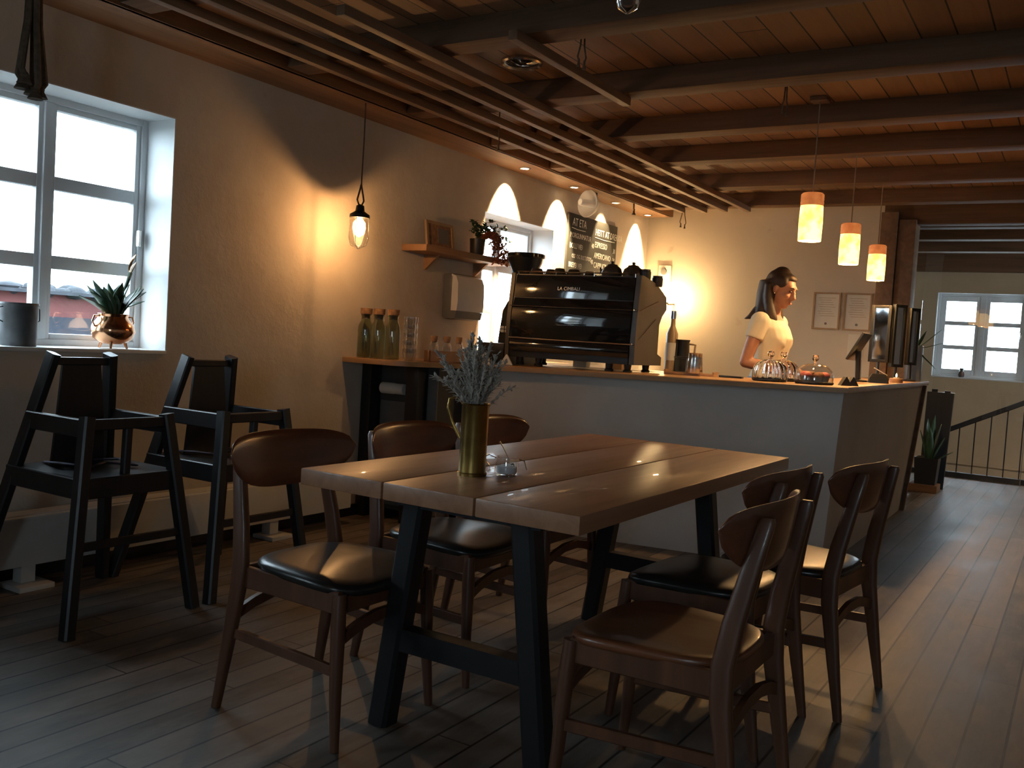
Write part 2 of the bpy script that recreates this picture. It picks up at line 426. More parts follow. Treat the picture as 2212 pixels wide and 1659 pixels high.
# ================================================================== SETTING
CZ = 2.53
b = MB(); b.span((-4.15, -3.2, -0.12), (3.4, 8.5, 0)); b.span((-2.6, 8.5, -0.12), (3.4, 10.62, 0)); struct(b.build('floor', 'floor'))
b = MB(); b.span((-2.7, 10.62, -1.7), (3.4, 12.6, -1.6)); struct(b.build('floor_stairwell', 'floor'))
b = MB(); b.span((-2.7, 10.5, -1.7), (3.2, 10.6, -0.12)); struct(b.build('wall_stairwell', 'wall_far'))
b = MB(); b.span((-4.15, -3.2, CZ), (3.4, 12.95, CZ + 0.1)); struct(b.build('ceiling', 'ceil'))
# long window wall; its out-of-view openings are added for daylight
W = [(-2.60, -1.58, 0.98, 2.10), (-0.86, 0.16, 0.98, 2.10), (1.90, 2.92, 0.98, 2.10), (5.60, 6.63, 1.0, 2.06)]
b = MB(); y = -3.2
for (y0, y1, z0, z1) in W:
    b.span((-4.15, y, 0), (WX, y0, CZ)); b.span((-4.15, y0, 0), (WX, y1, z0)); b.span((-4.15, y0, z1), (WX, y1, CZ)); y = y1
b.span((-4.15, y, 0), (WX, 8.65, CZ)); struct(b.build('wall_left', 'wall'))
b = MB(); b.span((WX, 8.5, 0), (-1.575, 8.65, CZ)); struct(b.build('wall_back', 'wall_back'))
b = MB(); b.span((3.2, -3.2, -1.7), (3.4, 9.0, CZ)); b.span((3.2, 9.0, -1.7), (3.4, 10.3, 0.8)); b.span((3.2, 9.0, 2.2), (3.4, 10.3, CZ)); b.span((3.2, 10.3, -1.7), (3.4, 12.6, CZ)); struct(b.build('wall_right', 'wall'))
b = MB(); b.span((WX, -3.2, 0), (0.45, -3.0, CZ)); b.span((0.45, -3.2, 0), (1.45, -3.0, 1.05)); b.span((0.45, -3.2, 2.15), (1.45, -3.0, CZ)); b.span((1.45, -3.2, 0), (3.2, -3.0, CZ)); struct(b.build('wall_front', 'wall'))
b = MB(); b.span((0.25, 8.5, 0), (3.2, 8.62, CZ)); struct(b.build('wall_light_block', 'wall'))  # unseen wall put in to keep hall daylight off the counter side
b = MB(); b.span((-2.7, 8.65, -1.6), (-2.6, 12.5, CZ)); struct(b.build('wall_hall', 'wall_far'))
FW = (-1.62, -0.60, 1.015, 2.05)
b = MB(); b.span((-2.7, 12.5, -1.6), (FW[0], 12.85, CZ)); b.span((FW[1], 12.5, -1.6), (3.4, 12.85, CZ))
b.span((FW[0], 12.5, -1.6), (FW[1], 12.85, FW[2])); b.span((FW[0], 12.5, FW[3]), (FW[1], 12.85, CZ)); struct(b.build('wall_far', 'wall_far'))
b = MB(); b.span((-2.6, 12.47, -0.04), (3.2, 12.5, 0.0)); struct(b.build('trim_1', 'wall_far'))
b = MB(); b.span((-2.6, 12.36, 2.30), (3.2, 12.5, CZ)); struct(b.build('trim_2', 'beam'))
# beams across the room, battens under them, boxed soffit along the wall
k = 3
for yf in (-2.1, -1.2, -0.3, 0.65, 1.6, 2.53, 3.465, 4.414, 5.311, 6.111, 7.117, 8.02):
    b = MB(); b.span((-3.47, yf - 0.15, 2.42), (3.2, yf, CZ), 0.006); struct(b.build('trim_%d' % k, 'beam')); k += 1
for yf, z in ((8.62, 2.33), (9.5, 2.42), (10.4, 2.42), (11.3, 2.40)):
    b = MB(); b.span((-1.57 if yf < 9 else -2.6, yf - 0.16, z), (3.2, yf, CZ), 0.006); struct(b.build('trim_%d' % k, 'beam')); k += 1
for x, ya, yb in ((-3.2, -1.5, 7.93), (-3.0, -1.2, 7.96), (-2.8, -1.5, 7.93), (-2.6, 2.75, 7.95), (-2.11, 3.25, 4.37)):
    b = MB(); b.span((x - 0.022, ya, 2.378), (x + 0.022, yb, 2.42), 0.004); struct(b.build('trim_%d' % k, 'batten')); k += 1
b = MB(); b.span((WX, -3.0, 2.41), (-3.48, 8.38, 2.43)); b.span((-3.50, -3.0, 2.41), (-3.475, 8.38, CZ)); struct(b.build('trim_%d' % k, 'soffit')); k += 1
# post at the end of the back wall
b = MB(); b.span((-1.575, 8.36, 0), (-1.44, 8.62, 2.42), 0.005); b.span((-1.436, 8.40, 0), (-1.30, 8.62, 2.36), 0.005); struct(b.build('trim_%d' % k, 'batten')); k += 1
b = MB(); b.span((WX, -3.0, 0), (WX + 0.02, 8.5, 0.07)); struct(b.build('baseboard_left', 'black_wood'))

def window(n, plane, u0, u1, w0, w1, d_in, d_out, sgn, bd, mull, bar, rows=3):
    """plane 'x' or 'y'; d_in = wall face, d_out = frame face; sgn = direction outwards"""
    P = (lambda u, d, w: (d, u, w)) if plane == 'x' else (lambda u, d, w: (u, d, w))
    root = bpy.data.objects.new('window_%d' % n, None); C.objects.link(root); root['kind'] = 'structure'
    f0, f1 = d_out, d_out + sgn * 0.07
    e = 0.035
    m_ = MB()
    for a, c in ((u0, u0 + e), (u1 - e, u1)): m_.span(P(a, f0, w0), P(c, f1, w1), 0.004)
    for a, c in ((w0, w0 + e), (w1 - e, w1)): m_.span(P(u0 + e, f0, a), P(u1 - e, f1, c), 0.004)
    um = (u0 + u1) / 2; mh = mull * 0.22
    m_.span(P(um - mh, f0, w0 + e), P(um + mh, f1, w1 - e), 0.004)
    m_.build('window_frame', 'frame', root)
    for a, c in ((u0 + e, um - mh), (um + mh, u1 - e)):
        s0, s1 = d_out + sgn * 0.012, d_out + sgn * 0.055
        s_ = MB(); st = bd - e; im = mull / 2 - mh
        sl, sr = (st, im) if a < um - mh and c <= um else (im, st)
        s_.span(P(a, s0, w0 + e), P(a + sl, s1, w1 - e), 0.003); s_.span(P(c - sr, s0, w0 + e), P(c, s1, w1 - e), 0.003)
        s_.span(P(a + sl, s0, w0 + e), P(c - sr, s1, w0 + bd), 0.003); s_.span(P(a + sl, s0, w1 - bd), P(c - sr, s1, w1 - e), 0.003)
        hh = (w1 - w0 - 2 * bd - bar * (rows - 1)) / rows
        for r in range(1, rows):
            z = w0 + bd + r * hh + (r - 1) * bar
            s_.span(P(a + sl, s0, z), P(c - sr, s1, z + bar), 0.003)
        sash = s_.build('sash', 'frame', root)
        g = MB(); g.span(P(a + sl * 0.5, d_out + sgn * 0.034, w0 + e + 0.01), P(c - sr * 0.5, d_out + sgn * 0.037, w1 - e - 0.01)); g.build('pane', 'pane', sash)
    h = MB(); h.span(P(u1 - bd + 0.01, d_out, w0 + 0.50), P(u1 - bd + 0.025, d_out - sgn * 0.025, w0 + 0.58), 0.004); h.build('window_latch', 'steel', sash)
    # painted lining of the opening
    l = MB(); t = 0.006; f2 = f0
    l.span(P(u0, d_in, w0), P(u0 + t, f2, w1)); l.span(P(u1 - t, d_in, w0), P(u1, f2, w1))
    l.span(P(u0 + t, d_in, w1 - t), P(u1 - t, f2, w1)); l.span(P(u0 + t, d_in + (-sgn) * 0.012, w0 - 0.012), P(u1 - t, f2, w0 + t), 0.003)
    l.build('window_reveal', 'reveal', root)
    return root
window(1, 'x', 1.90, 2.92, 0.98, 2.10, WX, -3.98, -1, 0.06, 0.085, 0.06)
window(2, 'x', 5.60, 6.63, 1.0, 2.06, WX, -3.98, -1, 0.06, 0.085, 0.06)
window(3, 'y', FW[0], FW[1], FW[2], FW[3], 12.5, 12.58, 1, 0.10, 0.15, 0.05)
window(4, 'x', -0.86, 0.16, 0.98, 2.10, WX, -3.98, -1, 0.06, 0.085, 0.06)  # out of view beside the camera, added to let in daylight

window(6, 'y', 0.45, 1.45, 1.05, 2.15, -3.0, -3.08, -1, 0.06, 0.085, 0.06)  # unseen window behind the camera, added as daylight fill for the counter front
window(7, 'x', 9.0, 10.3, 0.8, 2.2, 3.2, 3.28, 1, 0.06, 0.085, 0.06)  # unseen hall window, added to brighten the hall floor
window(5, 'x', -2.60, -1.58, 0.98, 2.10, WX, -3.98, -1, 0.06, 0.085, 0.06)  # unseen window behind the camera, added for more daylight from this wall

# ================================================================== OUTSIDE
b = MB(); b.span((-40, -30, -0.6), (-4.3, 40, -0.3)); struct(b.build('ground_outside', 'ground'))
barn = thing('barn', (-16, 11, -0.3), 'long red barn with a dark turf roof seen through the large window', 'building')
b = MB(); b.span((-4, -9, 0), (0.1, 11, 1.32)); b.build('stone_base', 'stone', barn)
b = MB(); b.span((-4, -9, 1.32), (0, 11, 1.72)); b.build('red_wall', 'red_wall', barn)
b = MB(); b.prism([(-4.3, 1.72), (0.3, 1.72), (0.3, 1.78), (-2, 1.86), (-4.3, 1.78)], -9.2, 11.2, axis=1)
for i in range(110):
    y = -9 + 20 * i / 109; b.ball((0.1 - random.random() * 0.5, y, 1.76 + random.random() * 0.06), (0.22, 0.16 + random.random() * 0.1, 0.06 + random.random() * 0.09), 8)
b.build('turf_roof', 'turf', barn)

# ================================================================== SOFFIT DOWNLIGHTS
dl = None
for i, (y, lb) in enumerate(((5.86, 'round downlight in the wooden soffit, nearest of the four lit ones'), (6.66, 'round downlight in the wooden soffit, second of the four from the dining table'),
                             (7.46, 'round downlight in the wooden soffit just right of the cream wall spotlight'), (8.20, 'round downlight in the wooden soffit, last one before the back corner'))):
    p = (-3.625 - 0.012 * i, y, 2.41)
    if dl is None:
        dl = thing('downlight', p, lb, 'light', 'lit downlights in the soffit')
        b = MB(); b.lathe([(0.030, -0.0005), (0.046, -0.0005), (0.046, -0.005), (0.034, -0.009), (0.030, -0.004)]); b.build('trim_ring', 'steel', dl)
        b = MB(); b.lathe([(0.001, -0.0005), (0.030, -0.0005), (0.029, -0.006), (0.001, -0.010)]); b.build('lens', 'spot_disc', dl)
    else: dup(dl, p, 0, lb)
    l = bpy.data.lights.new('spot_beam', 'SPOT'); l.energy = 60 if i == 2 else 380; l.color = (1.0, 0.66, 0.32); l.spot_size = math.radians(66); l.spot_blend = 0.35; l.shadow_soft_size = 0.02
    o = bpy.data.objects.new('spot_beam', l); C.objects.link(o); o.location = (p[0], p[1], 2.395)
    o.rotation_euler = (0, math.radians(25), 0)
ring = thing('ceiling_lamp', (-2.5, 3.95, CZ), 'unlit round glass ceiling light with a bright rim between two beams', 'light')
b = MB(); b.lathe([(0.085, 0), (0.105, 0), (0.105, -0.012), (0.098, -0.02), (0.088, -0.012)]); b.build('rim', 'steel', ring)
b = MB(); b.lathe([(0.001, -0.001), (0.085, -0.001), (0.08, -0.012), (0.05, -0.02), (0.001, -0.024)]); b.build('lens', 'gloss_black', ring)

# ================================================================== HANGING LAMPS
def wall_lamp():
    t = thing('pendant_lamp', (-3.53, 3.975, 0), 'lit glass jar pendant lamp hanging on a cord beside the window wall', 'lamp')
    b = MB(); b.tube([(0, 0, 2.41), (0.002, 0.0, 2.2), (0, 0, 1.955)], 0.004, 8); b.build('cord', 'rope', t)
    b = MB(); b.tube([(0, 0, 1.96), (0, -0.012, 1.92), (0, -0.028, 1.87), (0, -0.012, 1.845), (0, 0.012, 1.845), (0, 0.028, 1.87), (0, 0.012, 1.92), (0, 0, 1.957)], 0.005, 8); b.build('hanging_loop', 'rope', t)
    b = MB(); b.lathe([(0.010, 1.845), (0.022, 1.84), (0.026, 1.81), (0.040, 1.80), (0.056, 1.79), (0.058, 1.772), (0.052, 1.770), (0.040, 1.785), (0.012, 1.79)]); b.build('cap', 'steel_black', t)
    b = MB(); prof = [(0.050, 1.770), (0.054, 1.74), (0.054, 1.67), (0.050, 1.64), (0.035, 1.615), (0.004, 1.606)]
    b.lathe(prof + [(r - 0.002 if r > 0.01 else 0.003, z + (0.002 if z < 1.64 else 0)) for r, z in reversed(prof)]); b.build('glass_jar', 'clear_thin', t)
    b = MB()
    for q in range(4):
        a = q * PI / 2 + 0.4; c, s_ = math.cos(a), math.sin(a)
        b.tube([(0.056 * c, 0.056 * s_, 1.772), (0.058 * c, 0.058 * s_, 1.66), (0.045 * c, 0.045 * s_, 1.618), (0, 0, 1.599)], 0.0015, 6)
    b.build('wire_cage', 'steel_black', t)
    b = MB(); b.lathe([(0.012, 1.775), (0.016, 1.768), (0.034, 1.745), (0.037, 1.715), (0.028, 1.68), (0.002, 1.664)]); b.build('bulb', 'bulb_clear', t)
    point_light('jar_lamp_light', (0, 0, 1.728), 11, (1.0, 0.50, 0.18), 0.01, t)
wall_lamp()
pl = None
for i, (x, y, z1, lb) in enumerate(((-1.31, 5.06, 2.025, 'lit amber glass cylinder pendant, nearest of the three over the counter'),
                                (-1.315, 6.05, 2.0, 'lit amber glass cylinder pendant, middle of the three over the counter'),
                                (-1.335, 7.05, 1.985, 'lit amber glass cylinder pendant, farthest of the three, beside the wooden post'))):
    t = thing('pendant_lamp', (x, y, 0), lb, 'lamp', 'three amber pendants over the counter')
    z0 = z1 - 0.255; zb = z1 - 0.068
    b = MB(); b.span((-0.045, -0.045, CZ - 0.022), (0.045, 0.045, CZ), 0.004); b.build('ceiling_rose', 'batten', t)
    b = MB(); b.tube([(0, 0, CZ - 0.02), (0, 0, z1 - 0.01)], 0.0035, 8); b.build('cord', 'cord', t)
    b = MB(); b.lathe([(0.006, z1), (0.052, z1), (0.060, z1 - 0.008), (0.060, z1 - 0.03), (0.061, z1 - 0.034), (0.059, z1 - 0.04), (0.061, z1 - 0.05), (0.059, zb)]); b.build('shade_cap', 'shade_top', t)
    b = MB(); b.lathe([(0.059, zb), (0.062, z0 + 0.1), (0.060, z0), (0.056, z0), (0.057, z0 + 0.1), (0.055, zb)]); b.build('lamp_shade', 'shade', t)
    b = MB(); b.lathe([(0.012, zb), (0.014, zb - 0.02), (0.028, zb - 0.06), (0.024, zb - 0.09), (0.002, zb - 0.1)]); b.build('bulb', 'bulb', t)
    point_light('pendant_light', (0, 0, z0 + 0.03), 38, WARM, 0.03, t)
dup(t, (0.1, 9.85, 0.0), 0, 'lit amber glass cylinder pendant added out of view to warm the hall')  # extra pendant out of view, added to warm the hall wall
t = thing('pendant_bulb', (-1.03, 2.1, 0), 'unlit clear glass bulb hanging from the ceiling at the top edge', 'lamp')
b = MB(); b.tube([(0, 0, 2.53), (0, 0, 2.12)], 0.004, 8); b.build('cord', 'steel_black', t)
b = MB(); b.lathe([(0.004, 2.125), (0.016, 2.12), (0.018, 2.07), (0.014, 2.06)]); b.build('socket', 'steel_black', t)
b = MB(); pr_ = [(0.014, 2.065), (0.024, 2.05), (0.032, 2.02), (0.032, 2.0), (0.024, 1.98), (0.004, 1.968)]
b.lathe(pr_ + [(max(0.002, r - 0.0015), z + 0.001) for r, z in reversed(pr_)]); b.build('glass_globe', 'clear', t)

# ropes with tassels
def rope(loc, strands, ztop_, zbot, label, spread=0.012, r=0.006, group=None):
    t = thing('hanging_rope', loc, label, 'rope', group)
    b = MB(); q = MB()
    for i in range(strands):
        a = 2 * PI * i / max(1, strands); dx, dy = spread * math.cos(a), spread * math.sin(a)
        zb = zbot + 0.012 * i
        b.tube([(dx * 0.4, dy * 0.4, ztop_), (dx * 0.7, dy * 0.7, (ztop_ + zb) / 2), (dx * 1.5, dy * 1.5, zb + 0.05), (dx, dy, zb + 0.03)], r, 8)
        q.lathe([(r * 0.9, zb + 0.04), (r * 1.4, zb + 0.03), (r * 1.2, zb + 0.024), (r * 2.4, zb), (r * 0.5, zb + 0.003)], (dx, dy, 0), 10)
    b.build('strand', 'rope', t); q.build('tassel', 'rope', t)
rope((-3.2, 1.865, 0), 5, 2.38, 1.875, 'bundle of dark ropes with frayed tassels hanging before the large window', 0.03, 0.011)
rope((-3.235, 1.70, 0), 3, 2.42, 2.02, 'shorter knotted dark rope left of the rope bundle by the large window', 0.025, 0.010)
rope((-3.3, 8.2, 0), 2, 2.531, 2.275, 'pair of thin cords with tassels hanging at the back corner', 0.02, 0.004)
rope((-1.96, 3.58, 0), 2, 2.53, 2.33, 'pair of short cord ends dangling right of the round ceiling light', 0.014, 0.004)
rope((-3.1, 4.68, 0), 1, 2.531, 2.27, 'single short cord end dangling from the battens above the counter', 0.008, 0.004)
rope((-1.42, 4.80, 0), 2, 2.53, 2.38, 'short cord end on the ceiling next to the nearest amber pendant', 0.01, 0.004)
rope((-3.515, 7.55, 0), 1, 2.411, 2.31, 'short dark cord end under the soffit above the chalkboard', 0.008, 0.008)

# ================================================================== DINING TABLE
t = thing('dining_table', (-1.404, 2.78, 0), 'long plank-topped wooden table on black legs in the foreground', 'table')
for i in range(3):
    x0 = -0.443 + i * 0.2953 + (0.003 if i else 0); x1 = -0.443 + (i + 1) * 0.2953 - (0.003 if i < 2 else 0)
    b = MB(); b.span((x0, -0.888, 0.703), (x1, 0.888, 0.75), 0.004); b.build('plank', 'table', t)
for yy in (-0.68, 0.67):
    for sx in (-1, 1):
        b = MB(); b.beam((sx * 0.268, yy, 0.0), (sx * 0.175, yy, 0.703), (0.07, 0.07), up=(0, 1, 0)); b.build('leg', 'steel_black', t)
    b = MB(); b.span((-0.24, yy - 0.03, 0.655), (0.24, yy + 0.03, 0.703)); b.build('top_bar', 'steel_black', t)
    b = MB(); b.span((-0.235, yy - 0.026, 0.235), (0.235, yy + 0.026, 0.30)); b.build('crossbar', 'steel_black', t)
b = MB(); b.span((-0.03, -0.68, 0.66), (0.03, 0.67, 0.70)); b.build('top_rail', 'steel_black', t)

# ================================================================== DINING CHAIRS
def make_chair(label, wooden=False):
    t = thing('dining_chair', (0, 0, 0), label, 'chair', 'dining chairs around the plank table')
    b = MB(); n = 40; rings = []
    prof = [(0.86, -0.030), (0.97, -0.024), (1.0, -0.012), (0.985, -0.002), (0.93, 0.006), (0.75, 0.010), (0.4, 0.012), (0.02, 0.013)] if not wooden else \
           [(0.90, -0.030), (0.98, -0.026), (1.0, -0.016), (0.99, -0.006), (0.95, -0.002), (0.75, -0.010), (0.4, -0.017), (0.02, -0.019)]
    for k, z in prof:
        ring = []
        for j in range(n):
            a = 2 * PI * j / n; c, s_ = math.cos(a), math.sin(a); e = 2 / 3.6
            x = 0.215 * math.copysign(abs(c) ** e, c); y = math.copysign(abs(s_) ** e, s_) * (0.212 + 0.022 * (x / 0.215))
            zz = z + (-0.018 * max(0, x / 0.215) ** 3 if k > 0.5 else 0) * (1 if not wooden else 0.8)
            ring.append(Vector((x * k + 0.02, y * k, 0.452 + zz)))
        rings.append(ring)
    b.loft(rings); b.build('seat', 'walnut_seat' if wooden else 'vinyl', t, sharp=60)
    for s_ in (-1, 1):
        b = MB(); b.tube([(0.225, s_ * 0.212, 0), (0.212, s_ * 0.205, 0.15), (0.205, s_ * 0.20, 0.33), (0.20, s_ * 0.195, 0.425)], [0.013, 0.017, 0.021, 0.019], 14); b.build('leg', 'walnut', t)
        b = MB(); rr = []
        for x, y, z, hx, hy in ((-0.245, .214, 0, .013, .012), (-0.215, .209, .18, .020, .014), (-0.187, .204, .36, .026, .016), (-0.183, .200, .45, .027, .016), (-0.198, .191, .55, .026, .0155), (-0.228, .178, .69, .022, .0145), (-0.248, .168, .78, .019, .0135), (-0.251, .167, .792, .013, .009)):
            rr.append([Vector((x + hx * math.copysign(abs(math.cos(q)) ** 0.6, math.cos(q)), s_ * y + hy * math.copysign(abs(math.sin(q)) ** 0.6, math.sin(q)), z)) for q in [2 * PI * (i + 0.5) / 16 for i in range(16)]])
        b.loft(rr); b.build('leg', 'walnut', t)
        b = MB(); b.beam((-0.20, s_ * 0.203, 0.235), (0.212, s_ * 0.205, 0.215), (0.018, 0.030)); b.build('side_stretcher', 'walnut', t)
    b = MB()
    for s_ in (-1, 1): b.beam((-0.18, s_ * 0.192, 0.405), (0.20, s_ * 0.192, 0.400), (0.020, 0.062))
    b.beam((-0.18, -0.19, 0.405), (-0.18, 0.19, 0.405), (0.020, 0.062)); b.beam((0.2, -0.19, 0.395), (0.2, 0.19, 0.395), (0.020, 0.05))
    b.build('seat_rail', 'walnut', t)
    for x, z in ((0.207, 0.325), (-0.198, 0.315)):
        b = MB(); b.loft([[Vector((x + i, yy, z + dz + j)) for i, j in ((-0.008, -0.016), (0.008, -0.016), (0.008, 0.016), (-0.008, 0.016))]
                          for yy, dz in ((-0.20, -0.028), (-0.13, -0.004), (-0.05, 0.012), (0.05, 0.012), (0.13, -0.004), (0.20, -0.028))])
        b.build('cross_stretcher', 'walnut', t)
    b = MB(); nu, nv = 30, 8; F, B = [], []
    for i in range(nu + 1):
        u = -1 + 2 * i / nu; au = abs(u); cl = (1 - au ** 7) ** 0.5 if au < 1 else 0.0
        zt_ = 0.82 - 0.008 * u * u; zb = 0.648 + 0.068 * au ** 2.6; zm = 0.5 * zb + 0.5 * zt_
        zt2 = zm + (zt_ - zm) * max(cl, 0.06); zb2 = zm + (zb - zm) * max(cl, 0.06)
        x = -0.226 + 0.072 * au ** 2.2; y = 0.265 * u
        fr, bk = [], []
        for v in range(nv + 1):
            z = zb2 + (zt2 - zb2) * v / nv; lean = -0.028 * (z - 0.65) / 0.17
            ed = 0.006 * (1 - (2 * v / nv - 1) ** 6) * (1 - au ** 10) + 0.0015
            nx, ny = 1, -0.35 * u
            fr.append(Vector((x + lean + ed * nx, y + ed * ny, z))); bk.append(Vector((x + lean - ed * nx, y - ed * ny, z)))
        F.append(fr + list(reversed(bk)))
    b.loft(F); b.build('backrest', 'walnut_back', t, sharp=70)
    return t
CA = make_chair('black-seated walnut chair at the near left corner of the plank table')
CA.location = (-1.872, 2.08, 0)
dup(CA, (-1.872, 2.69, 0), 0.03, 'black-seated walnut chair, middle one on the window side of the plank table')
dup(CA, (-1.90, 3.26, 0), 0.0, 'walnut chair behind the brass vase, farthest on the window side of the plank table')
CD = make_chair('walnut chair with a bare brown wooden seat, nearest to the camera', True)
CD.location = (-0.815, 2.19, 0); CD.rotation_euler = (0, 0, PI)
dup(CA, (-0.94, 2.80, 0), PI - 0.06, 'black-seated walnut chair tucked in behind the brown wooden-seated chair')
dup(CA, (-0.80, 3.275, 0), PI - 0.11, 'walnut chair farthest right, standing beyond the table end near the counter corner')

# ================================================================== HIGH CHAIRS
def make_highchair(label):
    t = thing('high_chair', (0, 0, 0), label, 'high chair', 'black high chairs under the large window'); K = 'black_wood'
    for s_ in (-1, 1):
        b = MB(); b.beam((0.305, s_ * 0.268, 0), (0.222, s_ * 0.168, 0.772), (0.044, 0.048), up=(1, 0, 0)); b.build('leg', K, t)
        b = MB(); b.beam((-0.31, s_ * 0.285, 0), (-0.075, s_ * 0.12, 0.985), (0.034, 0.058), up=(1, 0, 0)); b.build('leg', K, t)
        b = MB(); b.beam((-0.145, s_ * 0.168, 0.728), (0.215, s_ * 0.168, 0.728), (0.024, 0.066)); b.build('armrest', K, t)
        b = MB(); b.beam((-0.20, s_ * 0.205, 0.515), (0.245, s_ * 0.20, 0.515), (0.024, 0.075)); b.build('seat_rail', K, t)
    b = MB(); b.beam((0.226, -0.165, 0.742), (0.226, 0.165, 0.742), (0.026, 0.040)); b.build('front_rail', K, t)
    b = MB(); b.beam((0.248, -0.20, 0.515), (0.248, 0.20, 0.515), (0.024, 0.075)); b.build('seat_rail', K, t)
    b = MB(); b.beam((0.272, -0.225, 0.31), (0.272, 0.225, 0.31), (0.022, 0.030)); b.build('foot_bar', K, t)
    b = MB(); b.span((-0.19, -0.195, 0.535), (0.24, 0.195, 0.553), 0.004); b.build('seat', K, t)
    b = MB(); b.beam((0.215, 0, 0.55), (0.222, 0, 0.73), (0.03, 0.03), up=(1, 0, 0)); b.build('crotch_post', K, t)
    b = MB(); b.beam((-0.082, -0.115, 0.955), (-0.082, 0.115, 0.955), (0.026, 0.03)); b.build('top_rail', K, t)
    b = MB(); b.loft([[Vector((x + i, j * w, z)) for i, j in ((-0.006, -1), (-0.006, 1), (0.006, 1), (0.006, -1))] for x, w, z in ((-0.085, 0.112, 0.545), (-0.078, 0.098, 0.75), (-0.082, 0.080, 0.952))]); b.build('back_panel', K, t)
    b = MB(); b.tube([(-0.15, -0.09, 0.558), (0.0, -0.13, 0.575), (0.1, -0.06, 0.567), (0.05, 0.03, 0.572), (0.14, 0.1, 0.565), (0.0, 0.13, 0.57), (-0.1, 0.06, 0.56)], 0.012, 8, 0.35); b.build('harness_strap', 'purple', t)
    return t
hc = make_highchair('black wooden high chair under the large window, the nearer one'); hc.location = (-3.25, 2.185, 0)
dup(hc, (-3.245, 2.80, 0), 0.0, 'black wooden high chair farther from the camera, right of the other one')

# low convector heater along the wall
t = thing('radiator', (-3.66, 2.4, 0), 'long low white convector heater along the base of the window wall', 'heater')
b = MB(); b.span((-0.085, -2.2, 0.095), (0.055, 1.72, 0.30), 0.008); hb_ = b.build('heater_body', 'heater', t)
b = MB(); b.span((-0.06, -2.15, 0.30), (0.03, 1.68, 0.304)); b.build('grille', 'heater', hb_)
for y in (-0.22, 1.14):
    b = MB(); b.span((-0.03, y - 0.03, 0.012), (0.03, y + 0.03, 0.10)); b.span((-0.05, y - 0.075, 0), (0.10, y + 0.075, 0.022), 0.004); b.build('foot', 'heater', t)

# ================================================================== WINDOW SILL OBJECTS
t = thing('metal_bucket', (-3.875, 2.245, 0.986), 'dark zinc bucket on the sill of the large window', 'bucket')
b = MB(); b.lathe([(0.003, 0.003), (0.068, 0), (0.070, 0.004), (0.073, 0.17), (0.077, 0.176), (0.076, 0.184), (0.071, 0.183), (0.068, 0.172), (0.066, 0.02), (0.003, 0.018)]); b.build('body', 'zinc', t)
for s_ in (-1, 1):
    b = MB(); b.tube([(0.0, s_ * 0.070, 0.165), (0, s_ * 0.088, 0.16), (0, s_ * 0.090, 0.11), (0, s_ * 0.071, 0.10)], 0.003, 8); b.build('handle', 'zinc', t)
t = thing('copper_pot', (-3.862, 2.685, 0.986), 'polished copper pot on three feet with a green plant on the sill', 'plant pot')
b = MB(); b.lathe([(0.003, 0.02), (0.05, 0.022), (0.085, 0.045), (0.098, 0.078), (0.092, 0.108), (0.072, 0.135), (0.064, 0.148), (0.070, 0.16), (0.066, 0.162), (0.058, 0.148), (0.003, 0.145)]); b.build('body', 'copper', t)
for q in range(3):
    a = -0.7 + q * 2 * PI / 3
    b = MB(); b.tube([(0.055 * math.cos(a), 0.055 * math.sin(a), 0.035), (0.07 * math.cos(a), 0.07 * math.sin(a), 0.0)], [0.010, 0.005], 8); b.build('foot', 'copper', t)
for s_ in (-1, 1):
    b = MB(); b.tube([(0, s_ * 0.07, 0.148), (0, s_ * 0.098, 0.15), (0, s_ * 0.108, 0.125), (0, s_ * 0.094, 0.10)], 0.004, 8); b.build('handle', 'copper', t)
b = MB()
for i in range(17):
    a = 2.4 * i; r = 0.05 + 0.07 * random.random(); h = 0.26 + 0.10 * random.random()
    lo = (0.02 * math.cos(a), 0.03 * math.sin(a), 0.145)
    b.leaf(lo, (0.35 * r * math.cos(a), 1.05 * r * math.sin(a), h), 0.029, (0.2 * r * math.cos(a), 0.5 * r * math.sin(a), -0.04))
for dy, dz in ((0.125, 0.29), (0.12, 0.245), (-0.10, 0.27), (-0.085, 0.31)): b.leaf((0, dy * 0.2, 0.17), (0.01, dy, dz), 0.028, (0, dy * 0.3, -0.015))
b.build('foliage', 'leaf', t, sharp=80)
b = MB(); b.tube([(0, 0.02, 0.15), (0, 0.05, 0.27), (-0.005, 0.085, 0.36)], 0.0085, 8)
b.build('flower_stem', 'leaf', t)
b = MB()
for dy, dz in ((0.0, 0.0), (0.012, 0.025), (-0.006, 0.04), (0.008, 0.06)): b.leaf((-0.005, 0.08 + dy * 0.5, 0.33 + dz), (0.0, 0.09 + dy, 0.39 + dz), 0.026, (0, 0.01, 0))
b.build('flower', 'bloom', t, sharp=80)

# ================================================================== COUNTER
bar = thing('bar_counter', (0, 0, 0), 'pale plastered serving counter with battered sides', 'counter')
topo = [(-3.14, 4.70), (-1.075, 5.09), (-1.055, 7.74), (-1.49, 7.74), (-1.49, 5.62), (-3.14, 5.30)]
boto = [(-3.12, 4.75), (-1.13, 5.11), (-1.15, 7.74), (-1.45, 7.74), (-1.45, 5.60), (-3.12, 5.30)]
b = MB(); b.loft([[Vector((x, y, 0)) for x, y in boto], [Vector((x, y, ztop(x, y) - 0.030)) for x, y in topo]]); b.build('counter_base', 'counter', bar)
b = MB(); b.loft([[Vector((x, y, 0)) for x, y in ((-1.12, 7.742), (-1.50, 7.742), (-1.50, 7.79), (-1.12, 7.79))], [Vector((x, y, 0.985)) for x, y in ((-1.03, 7.742), (-1.50, 7.742), (-1.50, 7.79), (-1.03, 7.79))]]); b.build('end_board', 'beam', bar)
